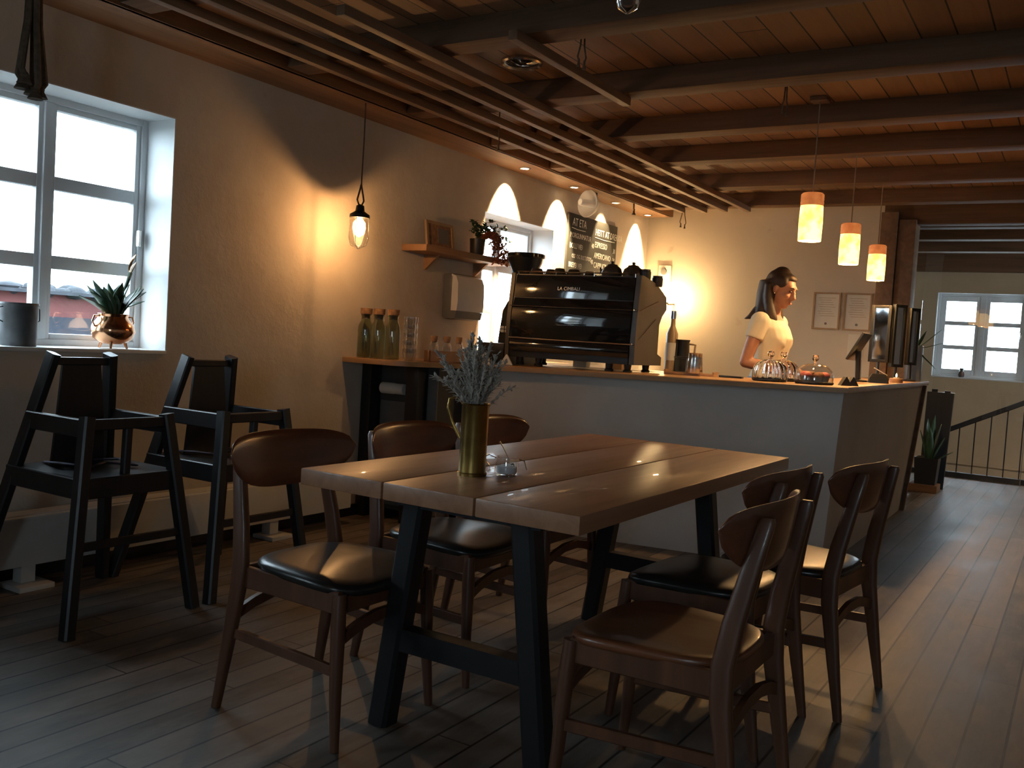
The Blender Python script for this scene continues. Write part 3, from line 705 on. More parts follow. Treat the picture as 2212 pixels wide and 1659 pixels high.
wt = [(WX, 4.17), (-3.55, 4.17), (-3.42, 4.19), (-3.34, 4.25), (-3.28, 4.36), (-3.24, 4.50), (-3.19, 4.61), (-3.10, 4.66), (-2.6, 4.765), (-2.0, 4.875), (-1.045, 5.05), (-1.02, 7.8), (-1.52, 7.8), (-1.52, 5.67), (-2.0, 5.62), (-2.9, 5.56), (-3.2, 5.60), (-3.2, 6.6), (WX, 6.6)]
b = MB()
def wz(x, y): return ztop(x, y) if x > -3.2 else 0.978
b.loft([[Vector((x, y, wz(x, y) - 0.030)) for x, y in wt], [Vector((x, y, wz(x, y) - 0.004)) for x, y in wt], [Vector((x + (0.004 if x < -3 else -0.002), y + 0.003, wz(x, y))) for x, y in wt]])
bmesh.ops.triangulate(b.bm, faces=[f for f in b.bm.faces if len(f.verts) > 4])
wtop = b.build('worktop', 'worktop'); tag(wtop, 'light wooden worktop running along the counter and round its curved left end', 'worktop')
cab = thing('side_cabinet', (-3.45, 4.75, 0), 'charcoal cabinet under the left end of the worktop beside the wall', 'cabinet')
b = MB(); b.span((-0.33, -0.30, 0.05), (0.19, 0.9, 0.945)); b.build('carcass', 'cabinet', cab)
b = MB(); b.span((-0.325, -0.40, 0), (-0.25, -0.30, 0.948), 0.004); b.build('post', 'black_plastic', cab)
b = MB(); b.span((0.02, -0.40, 0), (0.11, -0.30, 0.948), 0.004); b.build('post', 'black_plastic', cab)
b = MB(); b.span((0.12, -0.31, 0.08), (0.19, -0.302, 0.90)); b.span((-0.24, -0.308, 0.08), (0.01, -0.302, 0.72)); b.build('door', 'grey_plastic', cab)
b = MB(); b.lathe([(0.003, -0.09), (0.035, -0.09), (0.035, 0.0), (0.033, 0.003), (0.033, 0.085), (0.003, 0.09)], (-0.11, -0.345, 0.80), 20, Euler((0, PI / 2, 0)).to_matrix())
o = b.build('paper_roll', 'paper'); o.location = (-3.45, 4.75, 0); tag(o, 'small pale paper roll mounted on the front of the charcoal cabinet', 'roll')

# ================================================================== ESPRESSO MACHINE
mx, my = -2.70, 5.0; mz = ztop(mx, my + 0.2)
em = thing('espresso_machine', (mx, my, mz), 'large glossy black espresso machine standing on the counter', 'coffee machine', rz=0.03)
side = [(0.0, 0.05), (-0.005, 0.16), (0.0, 0.30), (0.03, 0.575), (0.06, 0.578), (0.27, 0.545), (0.45, 0.475), (0.465, 0.40), (0.40, 0.355), (0.36, 0.30), (0.36, 0.12), (0.43, 0.10), (0.43, 0.05)]
b = MB(); b.prism(side, -0.425, 0.40, axis=0); b.build('body', 'black_plastic', em)
for s_ in (-1, 1):
    b = MB(); q = side; x = 0.43 * s_
    b.prism([(y * 1.02 - 0.008, z * 1.01) for y, z in q], x - 0.02 if s_ > 0 else x - 0.015, x + 0.012, axis=0); b.build('side_panel', 'side_black', em)
def bulge(z0, z1, y0, y1, depth, w, name, mat):
    b = MB(); R_ = []
    for i in range(13):
        v = i / 12; z = z0 + (z1 - z0) * v; y = y0 + (y1 - y0) * v - depth * math.sin(PI * v)
        R_.append([Vector((-w, y, z)), Vector((w, y, z)), Vector((w, y + 0.02 + depth, z)), Vector((-w, y + 0.02 + depth, z))])
    b.loft(R_); return b.build(name, mat, em, sharp=60)
bulge(0.175, 0.425, -0.006, 0.008, 0.022, 0.405, 'rear_panel', 'gloss_black')
tpan = bulge(0.430, 0.568, 0.004, 0.022, 0.004, 0.405, 'top_panel', 'gloss_black')
bulge(0.09, 0.165, -0.012, -0.010, 0.014, 0.405, 'lower_panel', 'gloss_black')
b = MB(); b.tube([(-0.42, -0.012, 0.171), (0.42, -0.012, 0.171)], 0.005, 8); b.tube([(-0.42, -0.022, 0.372), (0.42, -0.022, 0.372)], 0.0028, 8)
for z in (0.372, 0.171): b.lathe([(0.002, -0.008), (0.008, -0.006), (0.008, 0.006), (0.002, 0.008)], (0.43, -0.016, z), 12, Euler((PI / 2, 0, 0)).to_matrix())
b.build('chrome_strip', 'chrome', em)
b = MB(); b.tube([(-0.41, 0.03, 0.59), (0.41, 0.03, 0.59)], 0.004, 8)
for x in (-0.40, -0.13, 0.13, 0.40): b.tube([(x, 0.03, 0.565), (x, 0.03, 0.59)], 0.004, 8)
b.build('cup_rail', 'chrome', em)
b = MB(); b.tube([(0.448, 0.02, 0.37), (0.448, 0.16, 0.41), (0.448, 0.30, 0.445)], 0.0022, 6); b.tube([(0.448, 0.02, 0.20), (0.448, 0.28, 0.335)], 0.0022, 6); b.build('side_trim', 'chrome', em)
for x, y in ((-0.36, 0.05), (-0.22, 0.04), (0.26, 0.05), (0.38, 0.05), (-0.36, 0.36), (0.37, 0.36)):
    b = MB(); b.lathe([(0.026, 0), (0.028, 0.012), (0.02, 0.02), (0.024, 0.055)], (x, y, 0), 16); b.build('foot', 'black_plastic', em)
text_mesh('lettering', 'LA CIMBALI', 0.030, facing_room(-0.10, -0.0015, 0.478) @ Matrix.Rotation(-0.12, 4, 'X'), 'steel', tpan)
# crockery on the machine's warming tray
def cup_prof(r, h): return [(0.002, 0.0), (r * 0.62, 0.0), (r * 0.68, 0.005), (r * 0.95, h * 0.55), (r, h), (r - 0.004, h), (r * 0.9, h * 0.55), (r * 0.6, 0.008), (0.002, 0.008)]
bowls = None
def tray_z(x, y): return mz + 0.578 - max(0, (y - my - 0.06)) * 0.16 + (x - mx) * 0.0
for i, (x, y, r, lb) in enumerate(((-3.04, 5.14, 0.045, 'dark upturned cup at the left end of the espresso machine top'), (-2.945, 5.16, 0.038, 'small dark upturned cup, second from the left on the espresso machine'),
                               (-2.865, 5.13, 0.040, 'dark upturned cup, third from the left on the espresso machine'), (-2.775, 5.15, 0.046, 'dark upturned cup in the middle of the espresso machine top'),
                               (-2.69, 5.2, 0.036, 'small dark upturned cup right of the middle of the machine top'))):
    t = thing('cup', (x, y, tray_z(x, y + r)), lb, 'cup', 'cups along the espresso machine top')
    b = MB(); b.lathe([(a, 0.062 - z_) for a, z_ in reversed(cup_prof(r * 1.12, 0.062))], (0, 0, 0), 20); b.build('bowl', 'cup_black', t)
    b = MB(); b.tube([(r * 0.75, 0, 0.04), (r * 1.3, 0, 0.038), (r * 1.3, 0, 0.02), (r * 0.9, 0, 0.014)], 0.004, 8); b.build('handle', 'cup_black', t)
for (x, y, s_, lb) in ((-2.535, 5.2, 1.0, 'round dark teapot on the espresso machine, left of the two teapots'), (-2.40, 5.22, 1.02, 'round dark teapot on the espresso machine, right of the two teapots')):
    t = thing('teapot', (x, y, tray_z(x, y + 0.04)), lb, 'teapot', 'teapots on the espresso machine', rz=2.9 if x < -2.5 else -1.3)
    b = MB(); b.lathe([(0.002, 0), (0.04 * s_, 0), (0.062 * s_, 0.03), (0.066 * s_, 0.055), (0.056 * s_, 0.085), (0.035 * s_, 0.1), (0.002, 0.1)]); b.build('body', 'cup_black', t)
    b = MB(); b.lathe([(0.036 * s_, 0.099), (0.032, 0.108), (0.01, 0.113), (0.009, 0.12), (0.013, 0.126), (0.002, 0.131)]); b.build('lid', 'cup_black', t)
    b = MB(); b.tube([(0.055, 0, 0.04), (0.085, 0, 0.062), (0.096, 0, 0.09)], [0.014, 0.009, 0.006], 10); b.build('spout', 'cup_black', t)
for (x, y, h, lb) in ((-2.318, 5.22, 0.085, 'dark tin next to the right teapot on the espresso machine'), (-2.272, 5.30, 0.066, 'dark jar at the right end of the espresso machine top')):
    t = thing('tin', (x, y, tray_z(x, y + 0.03)), lb, 'tin', 'tins at the right end of the machine')
    b = MB(); b.lathe([(0.002, 0), (0.03, 0), (0.033, 0.006), (0.034, h - 0.015), (0.028, h - 0.008), (0.002, h - 0.008)]); b.build('body', 'cup_black', t)
    b = MB(); b.lathe([(0.030, h - 0.012), (0.030, h), (0.002, h + 0.002)]); b.build('lid', 'black_plastic', t)

# grinder
t = thing('coffee_grinder', (-3.33, 5.47, 0.978), 'black coffee grinder with a wide funnel hopper left of the espresso machine', 'coffee grinder')
b = MB(); b.loft([[Vector((x * w, y * d - 0.02 * 0, z)) for x, y in ((-1, -1), (1, -1), (1, 1), (-1, 1))] for w, d, z in ((0.115, 0.13, 0), (0.115, 0.13, 0.03), (0.105, 0.12, 0.20), (0.09, 0.11, 0.36), (0.07, 0.09, 0.42), (0.05, 0.06, 0.46))]); b.build('body', 'black_plastic', t)
b = MB(); b.lathe([(0.045, 0.45), (0.062, 0.52), (0.085, 0.63), (0.118, 0.70), (0.126, 0.735), (0.120, 0.735), (0.08, 0.635), (0.04, 0.47)]); b.build('hopper', 'black_plastic', t)
b = MB(); b.lathe([(0.128, 0.728), (0.134, 0.735), (0.134, 0.752), (0.128, 0.758), (0.004, 0.76)]); b.build('lid', 'gloss_black', t)
b = MB()
for dx in (-0.018, 0.018):
    for dz in (0.0, 0.024): b.span((-0.062 + dx - 0.014, -0.1235, 0.21 + dz), (-0.062 + dx + 0.014, -0.119, 0.229 + dz), 0.003)
b.build('emblem', 'paper', t)
# small things round the machine
o = MB().span((-3.36, 4.99, 0.978), (-3.16, 5.15, 1.115), 0.004).build('storage_box', 'black_plastic'); tag(o, 'black box behind the two folded cards, left of the machine', 'box')
for (x, y, w, h, lb) in ((-3.245, 4.90, 0.058, 0.075, 'white folded triangular card on the worktop, the left one of two'), (-3.095, 4.93, 0.042, 0.066, 'white folded triangular card by the machine foot, right one of two')):
    z = wz(x, y)
    t = thing('tent_card', (x, y, z), lb, 'card', 'folded cards on the worktop', rz=0.45)
    b = MB(); b.prism([(-w, 0), (w, 0), (0.004, h), (-0.004, h)], -0.022, 0.022, axis=1); b.build('card', 'paper', t)
    b = MB(); b.prism([(-w * 0.25, h * 0.2), (w * 0.25, h * 0.2), (w * 0.18, h * 0.5), (0, h * 0.62), (-w * 0.2, h * 0.45)], -0.0235, -0.0222, axis=1); b.build('mark', 'ink', t)
# bottles and glasses on the left end
bt = None
for x, y, lb in ((-3.705, 4.28, 'glass water bottle with cork stopper, leftmost beside the wall'), (-3.60, 4.275, 'glass water bottle with cork stopper, middle one of the three'), (-3.495, 4.28, 'glass water bottle with cork stopper next to the stacked tumblers')):
    if bt is None:
        bt = thing('glass_bottle', (x, y, 0.978), lb, 'bottle', 'cork stoppered water bottles')
        pr_ = [(0.003, 0.004), (0.043, 0.0), (0.047, 0.008), (0.047, 0.17), (0.044, 0.195), (0.030, 0.225), (0.029, 0.25), (0.032, 0.256), (0.032, 0.264)]
        b = MB(); b.lathe(pr_ + [(max(0.003, r - 0.0025), z + (0.006 if z < 0.01 else 0)) for r, z in reversed(pr_)], n=24); b.build('bottle_glass', 'bottle', bt)
        b = MB(); b.lathe([(0.022, 0.235), (0.026, 0.262), (0.035, 0.264), (0.036, 0.298), (0.003, 0.299)], n=20); b.build('cork', 'cork', bt)
    else: dup(bt, (x, y, 0.978), 0, lb)
tumbler = None
for st, (x, y, nn, wh) in enumerate(((-3.43, 4.38, 5, 'nearer the wall'), (-3.385, 4.30, 5, 'nearer the tray'))):
    names = ['lowest tumbler', 'second tumbler from the bottom', 'middle tumbler', 'second tumbler from the top', 'topmost tumbler']
    for q in range(nn):
        lb = 'clear %s in the glass stack %s' % (names[q], wh)
        p = (x, y, 0.978 + q * 0.047)
        if tumbler is None:
            pr_ = [(0.002, 0.004), (0.028, 0), (0.030, 0.01), (0.032, 0.030), (0.036, 0.040), (0.0365, 0.072)]
            b = MB(); b.lathe(pr_ + [(max(0.002, r - 0.0025), z + (0.006 if z < 0.01 else 0)) for r, z in reversed(pr_)], n=20)
            tumbler = b.build('tumbler', 'clear_thin'); tumbler.location = p; tag(tumbler, lb, 'glass', 'stacked water tumblers')
        else:
            c = tumbler.copy(); C.objects.link(c); c.location = p; c['label'] = lb
t = thing('wooden_tray', (-3.30, 4.56, 0.978), 'low wooden box tray holding little jars on the worktop', 'tray', rz=0.9)
b = MB(); L_, D_, H_ = 0.12, 0.06, 0.068
b.span((-L_, -D_, 0), (L_, -D_ + 0.01, H_)); b.span((-L_, D_ - 0.01, 0), (L_, D_, H_)); b.span((-L_, -D_, 0), (-L_ + 0.01, D_, H_)); b.span((L_ - 0.01, -D_, 0), (L_, D_, H_)); b.span((-L_, -D_, 0), (L_, D_, 0.008)); b.build('box', 'shelf', t)
jar = None
for x, y, lb in ((-3.35, 4.50, 'little cork stoppered jar in the wooden tray, the left one'), (-3.30, 4.565, 'little cork stoppered jar in the wooden tray, the middle one'), (-3.255, 4.625, 'little cork stoppered jar in the wooden tray, the right one')):
    if jar is None:
        jar = thing('small_jar', (x, y, 0.986), lb, 'jar', 'little jars in the wooden tray')
        pr_ = [(0.002, 0.004), (0.024, 0), (0.026, 0.01), (0.027, 0.09), (0.018, 0.11), (0.018, 0.125)]
        b = MB(); b.lathe(pr_ + [(max(0.002, r - 0.002), z + (0.005 if z < 0.01 else 0)) for r, z in reversed(pr_)], n=18); b.build('jar_glass', 'clear_thin', jar)
        b = MB(); b.lathe([(0.014, 0.11), (0.020, 0.126), (0.021, 0.15), (0.002, 0.151)], n=16); b.build('cork', 'cork', jar)
    else: dup(jar, (x, y, 0.986), 0, lb)
t = thing('drinking_glass', (-3.22, 4.735, 0.979), 'clear glass with sprigs standing left of the folded cards', 'glass')
pr_ = [(0.002, 0.004), (0.03, 0), (0.033, 0.01), (0.038, 0.11)]
b = MB(); b.lathe(pr_ + [(max(0.002, r - 0.002), z + (0.005 if z < 0.01 else 0)) for r, z in reversed(pr_)], n=20); b.build('tumbler_glass', 'clear_thin', t)
b = MB()
for dx, dy, h in ((-0.02, 0.0, 0.20), (0.022, 0.01, 0.17), (0.0, -0.015, 0.14)): b.leaf((dx * 0.3, dy * 0.3, 0.01), (dx, dy, h), 0.008, (dx * 0.5, 0, 0))
b.build('sprig', 'leaf', t, sharp=80)

# right of the machine
t = thing('serving_tray', (-2.04, 5.38, ztop(-2.04, 5.38)), 'small wooden tray right of the espresso machine under steel cup and tub', 'tray', rz=0.2)
b = MB(); b.span((-0.15, -0.10, 0), (0.15, 0.10, 0.014), 0.003); b.span((-0.15, -0.10, 0.014), (-0.14, 0.10, 0.028)); b.span((0.14, -0.10, 0.014), (0.15, 0.10, 0.028)); b.build('board', 'shelf', t)
tz = ztop(-2.04, 5.38) + 0.014
t = thing('milk_jug', (-1.995, 5.31, tz), 'shiny steel milk cup on the small wooden tray', 'milk cup')
b = MB(); b.lathe([(0.002, 0), (0.047, 0), (0.049, 0.006), (0.043, 0.08), (0.040, 0.118), (0.042, 0.122), (0.037, 0.120), (0.040, 0.08), (0.002, 0.01)]); b.build('cup', 'steel', t)
t = thing('plastic_tub', (-2.11, 5.40, tz), 'cloudy plastic tub with lid behind the steel milk cup', 'tub')
b = MB(); b.loft([[Vector((x * w, y * w, z)) for x, y in ((-1, -1), (1, -1), (1, 1), (-1, 1))] for w, z in ((0.034, 0), (0.040, 0.085), (0.038, 0.085), (0.033, 0.004))]); b.build('tub', 'frost', t)
b = MB(); b.span((-0.043, -0.043, 0.085), (0.043, 0.043, 0.095), 0.003); b.build('lid', 'frost', t)
t = thing('pitcher', (-2.185, 5.575, ztop(-2.185, 5.575)), 'tall black pitcher with a handle beside the espresso machine', 'pitcher')
b = MB(); b.lathe([(0.002, 0), (0.048, 0), (0.05, 0.01), (0.042, 0.20), (0.046, 0.215), (0.04, 0.213), (0.038, 0.2), (0.002, 0.01)]); b.build('body', 'black_plastic', t)
b = MB(); b.tube([(0.043, 0, 0.19), (0.085, 0, 0.185), (0.08, 0, 0.12), (0.048, 0, 0.06)], 0.007, 8); b.build('handle', 'syrup', t)
t = thing('syrup_bottle', (-2.255, 5.56, ztop(-2.255, 5.56)), 'tall amber syrup bottle behind the right side of the espresso machine', 'bottle')
b = MB(); b.lathe([(0.002, 0), (0.036, 0), (0.037, 0.01), (0.037, 0.25), (0.016, 0.30), (0.014, 0.35)]); b.build('bottle', 'syrup', t)
b = MB(); b.lathe([(0.018, 0.345), (0.018, 0.395), (0.002, 0.397)]); b.build('cap', 'steel', t)
b = MB(); b.lathe([(0.0375, 0.08), (0.0378, 0.082), (0.0378, 0.19), (0.0375, 0.192)]); b.build('bottle_label', 'paper', t)
o = MB().span((-1.85, 5.33, ztop(-1.78, 5.35)), (-1.71, 5.37, ztop(-1.78, 5.35) + 0.012), 0.003).build('pen', 'black_plastic'); tag(o, 'short dark pen lying alone on the worktop between machine and cake domes', 'pen')
# tins and packets seen beneath the machine
for (x, y, w, h, m_, lb) in ((-2.86, 5.60, 0.05, 0.06, 'paper', 'white packet seen beneath the espresso machine, left one'), (-2.62, 5.62, 0.06, 0.05, 'bloom', 'orange packet seen beneath the espresso machine')):
    o = MB().span((x - w, y - 0.03, 0), (x + w, y + 0.03, h), 0.003).build('packet', m_); o.location = (0, -0.1, ztop(x, y) - 0.0008); tag(o, lb, 'packet')

# cake domes
def dome(x, y, r, h, fl, lb, cakes=False, grp='glass cake domes at the counter corner'):
    z = ztop(x, y)
    t = thing('cake_dome', (x, y, z), lb, 'cake dome', grp)
    b = MB(); b.lathe([(0.002, 0), (r * 0.95, 0), (r * 1.02, 0.006), (r * 1.02, 0.014), (r * 0.98, 0.016), (0.002, 0.012)], n=40); b.build('plate', 'black_plastic', t)
    pr_ = [(r, 0.016), (r * 1.0, 0.03), (r * 0.99, h * 0.45), (r * 0.9, h * 0.68), (r * 0.7, h * 0.86), (r * 0.4, h * 0.97), (r * 0.12, h)]
    b = MB(); b.lathe(pr_ + [(max(0.002, a * (0.93 if fl else 1) - 0.003), zz - (0.003 if zz > 0.04 else 0)) for a, zz in reversed(pr_)], n=96 if fl else 48, flute=fl, amp=0.035 if fl else 0, nfl=len(pr_) - 1)
    cov = b.build('cover', 'clear' if fl else 'clear_thin', t, sharp=80)
    b = MB(); b.lathe([(r * 0.10, h - 0.002), (0.009, h + 0.004), (0.008, h + 0.012), (0.017, h + 0.02), (0.020, h + 0.032), (0.014, h + 0.044), (0.002, h + 0.048)], n=24); b.build('knob', 'clear', cov)
    return t, z
dome(-1.512, 5.215, 0.095, 0.125, 16, 'fluted glass cake dome, front one of the pair at the counter corner')
dome(-1.50, 5.43, 0.095, 0.125, 16, 'fluted glass cake dome half hidden behind the other fluted one')
t, z = dome(-1.27, 5.235, 0.103, 0.115, 0, 'smooth glass cake dome with pastries under it at the counter corner')
for i, (dx, dy, r, m_, lb) in enumerate(((-0.04, -0.03, 0.030, 'cake', 'brown muffin under the smooth dome, front left'), (0.035, -0.045, 0.028, 'cake', 'brown muffin under the smooth dome, front right'), (0.045, 0.035, 0.030, 'cake', 'brown muffin under the smooth dome, back right'), (-0.03, 0.045, 0.03, 'cake', 'brown muffin under the smooth dome, back left'))):
    c = thing('muffin', (-1.27 + dx, 5.235 + dy, z + 0.0135), lb, 'muffin', 'muffins under the smooth glass dome')
    b = MB(); b.lathe([(0.002, 0), (r * 0.75, 0), (r, 0.032), (0.002, 0.034)], n=20, flute=10, amp=0.03); b.build('case', 'ink', c)
    b = MB(); b.ball((0, 0, 0.036), (r * 1.05, r * 1.05, 0.02), 14); b.build('top', 'berry' if i % 2 == 0 else 'cake', c)
for x, y, lb in ((-1.125, 5.33, 'small black folded card right of the smooth cake dome, front one'), (-1.10, 5.39, 'small black folded card behind the front black one by the dome')):
    t = thing('tent_card', (x, y, ztop(x, y)), lb, 'card', 'black cards by the cake dome', rz=0.5)
    b = MB(); b.prism([(-0.03, 0), (0.03, 0), (0.002, 0.05), (-0.002, 0.05)], -0.03, 0.03, axis=1); b.build('card', 'black_plastic', t)

# ================================================================== TILL AND SCREENS
x, y = -1.27, 6.35; z = ztop(x, y)
t = thing('till_tablet', (x, y, z), 'black tilted tablet till on a stand at the counter', 'till')
b = MB(); b.lathe([(0.002, 0), (0.07, 0), (0.07, 0.012), (0.03, 0.018), (0.002, 0.02)]); b.build('base', 'black_plastic', t)
b = MB(); b.beam((0.01, 0, 0.015), (0.0, 0, 0.2), (0.045, 0.03)); b.build('stand', 'black_plastic', t)
R_ = Euler((0, math.radians(28), 0)).to_matrix()
b = MB(); b.box((0, 0, 0.23), (0.014, 0.26, 0.20), R_, 0.003); tb = b.build('tablet', 'black_plastic', t)
b = MB(); b.box(Vector((0, 0, 0.23)) + R_ @ Vector((-0.0078, 0, 0)), (0.001, 0.24, 0.18), R_); b.build('screen', 'gloss_black', tb)
t = thing('card_reader', (-1.13, 6.33, ztop(-1.13, 6.33)), 'dark card reader with a paper slip in front of the till', 'card reader', rz=0.3)
b = MB(); b.loft([[Vector((q * w, v * w * 0.6, zz)) for q, v in ((-1, -1), (1, -1), (1, 1), (-1, 1))] for w, zz in ((0.06, 0), (0.058, 0.03), (0.04, 0.06))]); b.build('housing', 'black_plastic', t)
b = MB(); b.box((0.01, 0, 0.075), (0.09, 0.05, 0.004), Euler((0, 0.5, 0)).to_matrix()); b.build('paper_slip', 'paper', t)
# unclear tall dark objects built as mirrors; leftmost turned to reflect a window
for (x, y, rz, w, h, z0, lb) in ((-1.30, 7.22, -0.167, 0.145, 0.42, 0.13, 'tall narrow dark-framed mirror on the counter, leftmost of three'), (-1.185, 7.27, 1.0, 0.12, 0.46, 0.10, 'tall narrow dark-framed mirror on the counter, middle of three'), (-1.10, 7.36, 1.05, 0.10, 0.42, 0.12, 'tall narrow dark-framed mirror on the counter, rightmost of three')):
    z = ztop(x, y)
    t = thing('table_mirror', (x, y, z), lb, 'mirror', 'dark framed stand mirrors at the far end of the counter', rz=rz)
    b = MB(); b.lathe([(0.002, 0), (0.05, 0), (0.05, 0.01), (0.012, 0.018), (0.010, z0)]); b.build('stand', 'black_plastic', t)
    b = MB(); hw = w / 2; f_ = 0.022
    b.span((-hw, -0.015, z0), (-hw + f_, 0.015, z0 + h), 0.003); b.span((hw - f_, -0.015, z0), (hw, 0.015, z0 + h), 0.003)
    b.span((-hw + f_, -0.015, z0), (hw - f_, 0.015, z0 + f_), 0.003); b.span((-hw + f_, -0.015, z0 + h - f_), (hw - f_, 0.015, z0 + h), 0.003); mf = b.build('mirror_frame', 'black_plastic', t)
    b = MB(); b.span((-hw + f_, -0.004, z0 + f_), (hw - f_, 0.004, z0 + h - f_)); b.build('mirror_glass', 'mirror', mf)
x, y = -1.085, 6.72; z = ztop(x, y)
t = thing('tealight_holder', (x, y, z), 'small wooden tealight holder with a glowing flame near the counter edge', 'candle')
b = MB(); b.lathe([(0.002, 0), (0.042, 0), (0.044, 0.006), (0.044, 0.026), (0.040, 0.03), (0.022, 0.03), (0.002, 0.024)]); b.build('holder', 'shelf', t)
b = MB(); b.lathe([(0.002, 0.026), (0.019, 0.026), (0.019, 0.036), (0.002, 0.036)]); b.build('tealight', 'paper', t)
b = MB(); b.lathe([(0.001, 0.038), (0.006, 0.044), (0.005, 0.052), (0.001, 0.064)], n=12); b.build('flame', 'flame', t)
x, y = -1.09, 7.52; z = ztop(x, y)
t = thing('potted_plant', (x, y, z), 'grey square planter with a few arching leaves at the far end of the counter', 'plant')
b = MB(); b.span((-0.045, -0.045, 0), (0.045, 0.045, 0.27), 0.006); b.build('planter', 'grey_plastic', t)
b = MB()
for dx, dy, h, bz in ((0.17, 0.02, 0.24, -0.06), (0.13, -0.05, 0.05, -0.05), (0.14, 0.06, 0.32, -0.08), (-0.05, 0.06, 0.36, -0.02), (0.05, -0.08, 0.33, -0.05)): b.leaf((0, 0, 0.25), (dx, dy, h), 0.014, (0.02, 0, -bz))
b.build('leaves', 'leaf', t, sharp=80)

# ================================================================== WALL THINGS
t = thing('wall_shelf', (WX, 5.22, 1.69), 'short wooden shelf on the wall over the towel dispenser', 'shelf')
b = MB(); b.span((0, -0.55, -0.022), (0.2, 0.47, 0.02), 0.004); b.build('board', 'shelf', t)
for y in (-0.3, 0.28):
    b = MB(); b.prism([(0, -0.022), (0.12, -0.022), (0.012, -0.12), (0, -0.12)], y - 0.01, y + 0.01, axis=1); b.build('bracket', 'shelf', t)
t = thing('picture_frame', (-3.70, 4.98, 1.71), 'small wooden-framed picture leaning on the wall shelf', 'picture')
Rt = Euler((0, math.radians(-8), 0)).to_matrix()
b = MB()
for c, s_ in (((0, 0, 0.01), (0.016, 0.30, 0.02)), ((0, 0, 0.17), (0.016, 0.30, 0.02)), ((0, -0.14, 0.09), (0.016, 0.02, 0.14)), ((0, 0.14, 0.09), (0.016, 0.02, 0.14))): b.box(Rt @ Vector(c), s_, Rt)
b.build('frame', 'frame_wood', t)
b = MB(); b.box(Rt @ Vector((-0.002, 0, 0.09)), (0.006, 0.262, 0.142), Rt); b.build('print', 'cork', t)
b = MB(); b.box(Rt @ Vector((0.0015, 0.04, 0.09)), (0.002, 0.12, 0.10), Rt); b.build('image', 'ink', t)
t = thing('trailing_plant', (-3.665, 5.36, 1.71), 'trailing plant in a dark pot at the end of the wall shelf', 'plant')
b = MB(); b.lathe([(0.002, 0), (0.042, 0), (0.050, 0.02), (0.054, 0.10), (0.056, 0.115), (0.050, 0.115), (0.046, 0.095), (0.002, 0.09)]); b.build('pot', 'cup_black', t)
gb, rb, sb = MB(), MB(), MB()
rnd = random.Random(3)
def sprig(p0, p1, sag, n, leafb, ls):
    pts = []
    for i in range(n + 1):
        u = i / n; pts.append(Vector(p0).lerp(Vector(p1), u) + Vector((0, 0, sag * math.sin(PI * u))) + Vector((rnd.uniform(-.008, .008),) * 2 + (0,)))
    sb.tube(pts, 0.0015, 5)
    for p in pts[1:]:
        for q in range(3):
            d = Vector((rnd.uniform(-1, 1), rnd.uniform(-1, 1), rnd.uniform(-.6, 1))).normalized() * ls
            leafb.leaf(p, p + d, ls * 0.36, n=3)
for ty, tz in ((-0.10, 0.22), (-0.06, 0.16), (0.0, 0.2), (0.06, 0.17), (0.16, 0.25), (0.22, 0.2), (0.30, 0.22), (0.12, 0.2), (0.34, 0.13), (0.26, 0.12)):
    sprig((0, 0, 0.1), (0.02 + rnd.uniform(-.03, .06), ty, tz), 0.05, 9, gb, 0.030)
for q in range(26):
    ty = 0.07 + 0.24 * rnd.random(); tz = -0.03 + rnd.uniform(-0.02, 0.05)
    x1 = 0.06 + rnd.uniform(0, .045)
    if tz < 0.02: x1 = 0.105
    sprig((0.02, 0.02, 0.11), (x1, ty, max(tz, 0.012) if x1 < 0.1 else tz), 0.10, 9, rb, 0.024)
gb.build('foliage', 'leaf', t, sharp=80); rb.build('trailing_stems', 'leaf_red', t, sharp=80); sb.build('stems', 'leaf_red', t)
t = thing('towel_dispenser', (WX, 5.30, 1.255), 'white and grey paper towel dispenser on the wall below the shelf', 'dispenser')
b = MB(); b.span((0, -0.165, 0.0), (0.085, 0.165, 0.315), 0.025); b.build('back_case', 'grey_plastic', t)
b = MB(); b.prism([(0.070, 0.06), (0.125, 0.06), (0.132, 0.12), (0.127, 0.25), (0.108, 0.295), (0.070, 0.31)], -0.160, 0.160, axis=1); b.build('front_cover', 'white', t)
b = MB(); b.prism([(0.070, 0.004), (0.112, 0.008), (0.124, 0.059), (0.070, 0.059)], -0.160, 0.160, axis=1); b.build('lower_cover', 'grey_plastic', t)
# chalkboard menu
t = thing('chalkboard', (0, 0, 0), 'black chalkboard menu with white handwriting behind the espresso machine', 'menu board')
b = MB(); b.span((WX, 6.83, 1.50), (WX + 0.02, 7.77, 2.235), 0.003); b.build('board', 'slate', t)
XB = WX + 0.0205
def chalk(rows, y):
    out = []
    for s_, z, size, dy in rows: out.append(text_mesh('menu_line', s_, size, on_left_wall(y + dy, z, XB), 'chalk', t, sx=0.80))
    return out
L1 = chalk([('AT ETA', 2.135, 0.095, 0.03), ('MORGUNMATUR', 2.035, 0.062, 0.0), ('BOLLI VI\u00d0', 1.945, 0.066, 0.0), ('OST OG SULTUTOY', 1.865, 0.05, 0.05), ('BREY\u00d0 VI\u00d0', 1.785, 0.062, 0.0), ('LAKS ELLA R\u00c6KJUR', 1.705, 0.05, 0.05), ('SU\u00d0UR', 1.64, 0.05, 0.0),
            ('40', 1.985, 0.06, 0.40), ('40', 1.845, 0.06, 0.40), ('45', 1.695, 0.06, 0.40)], 6.87)
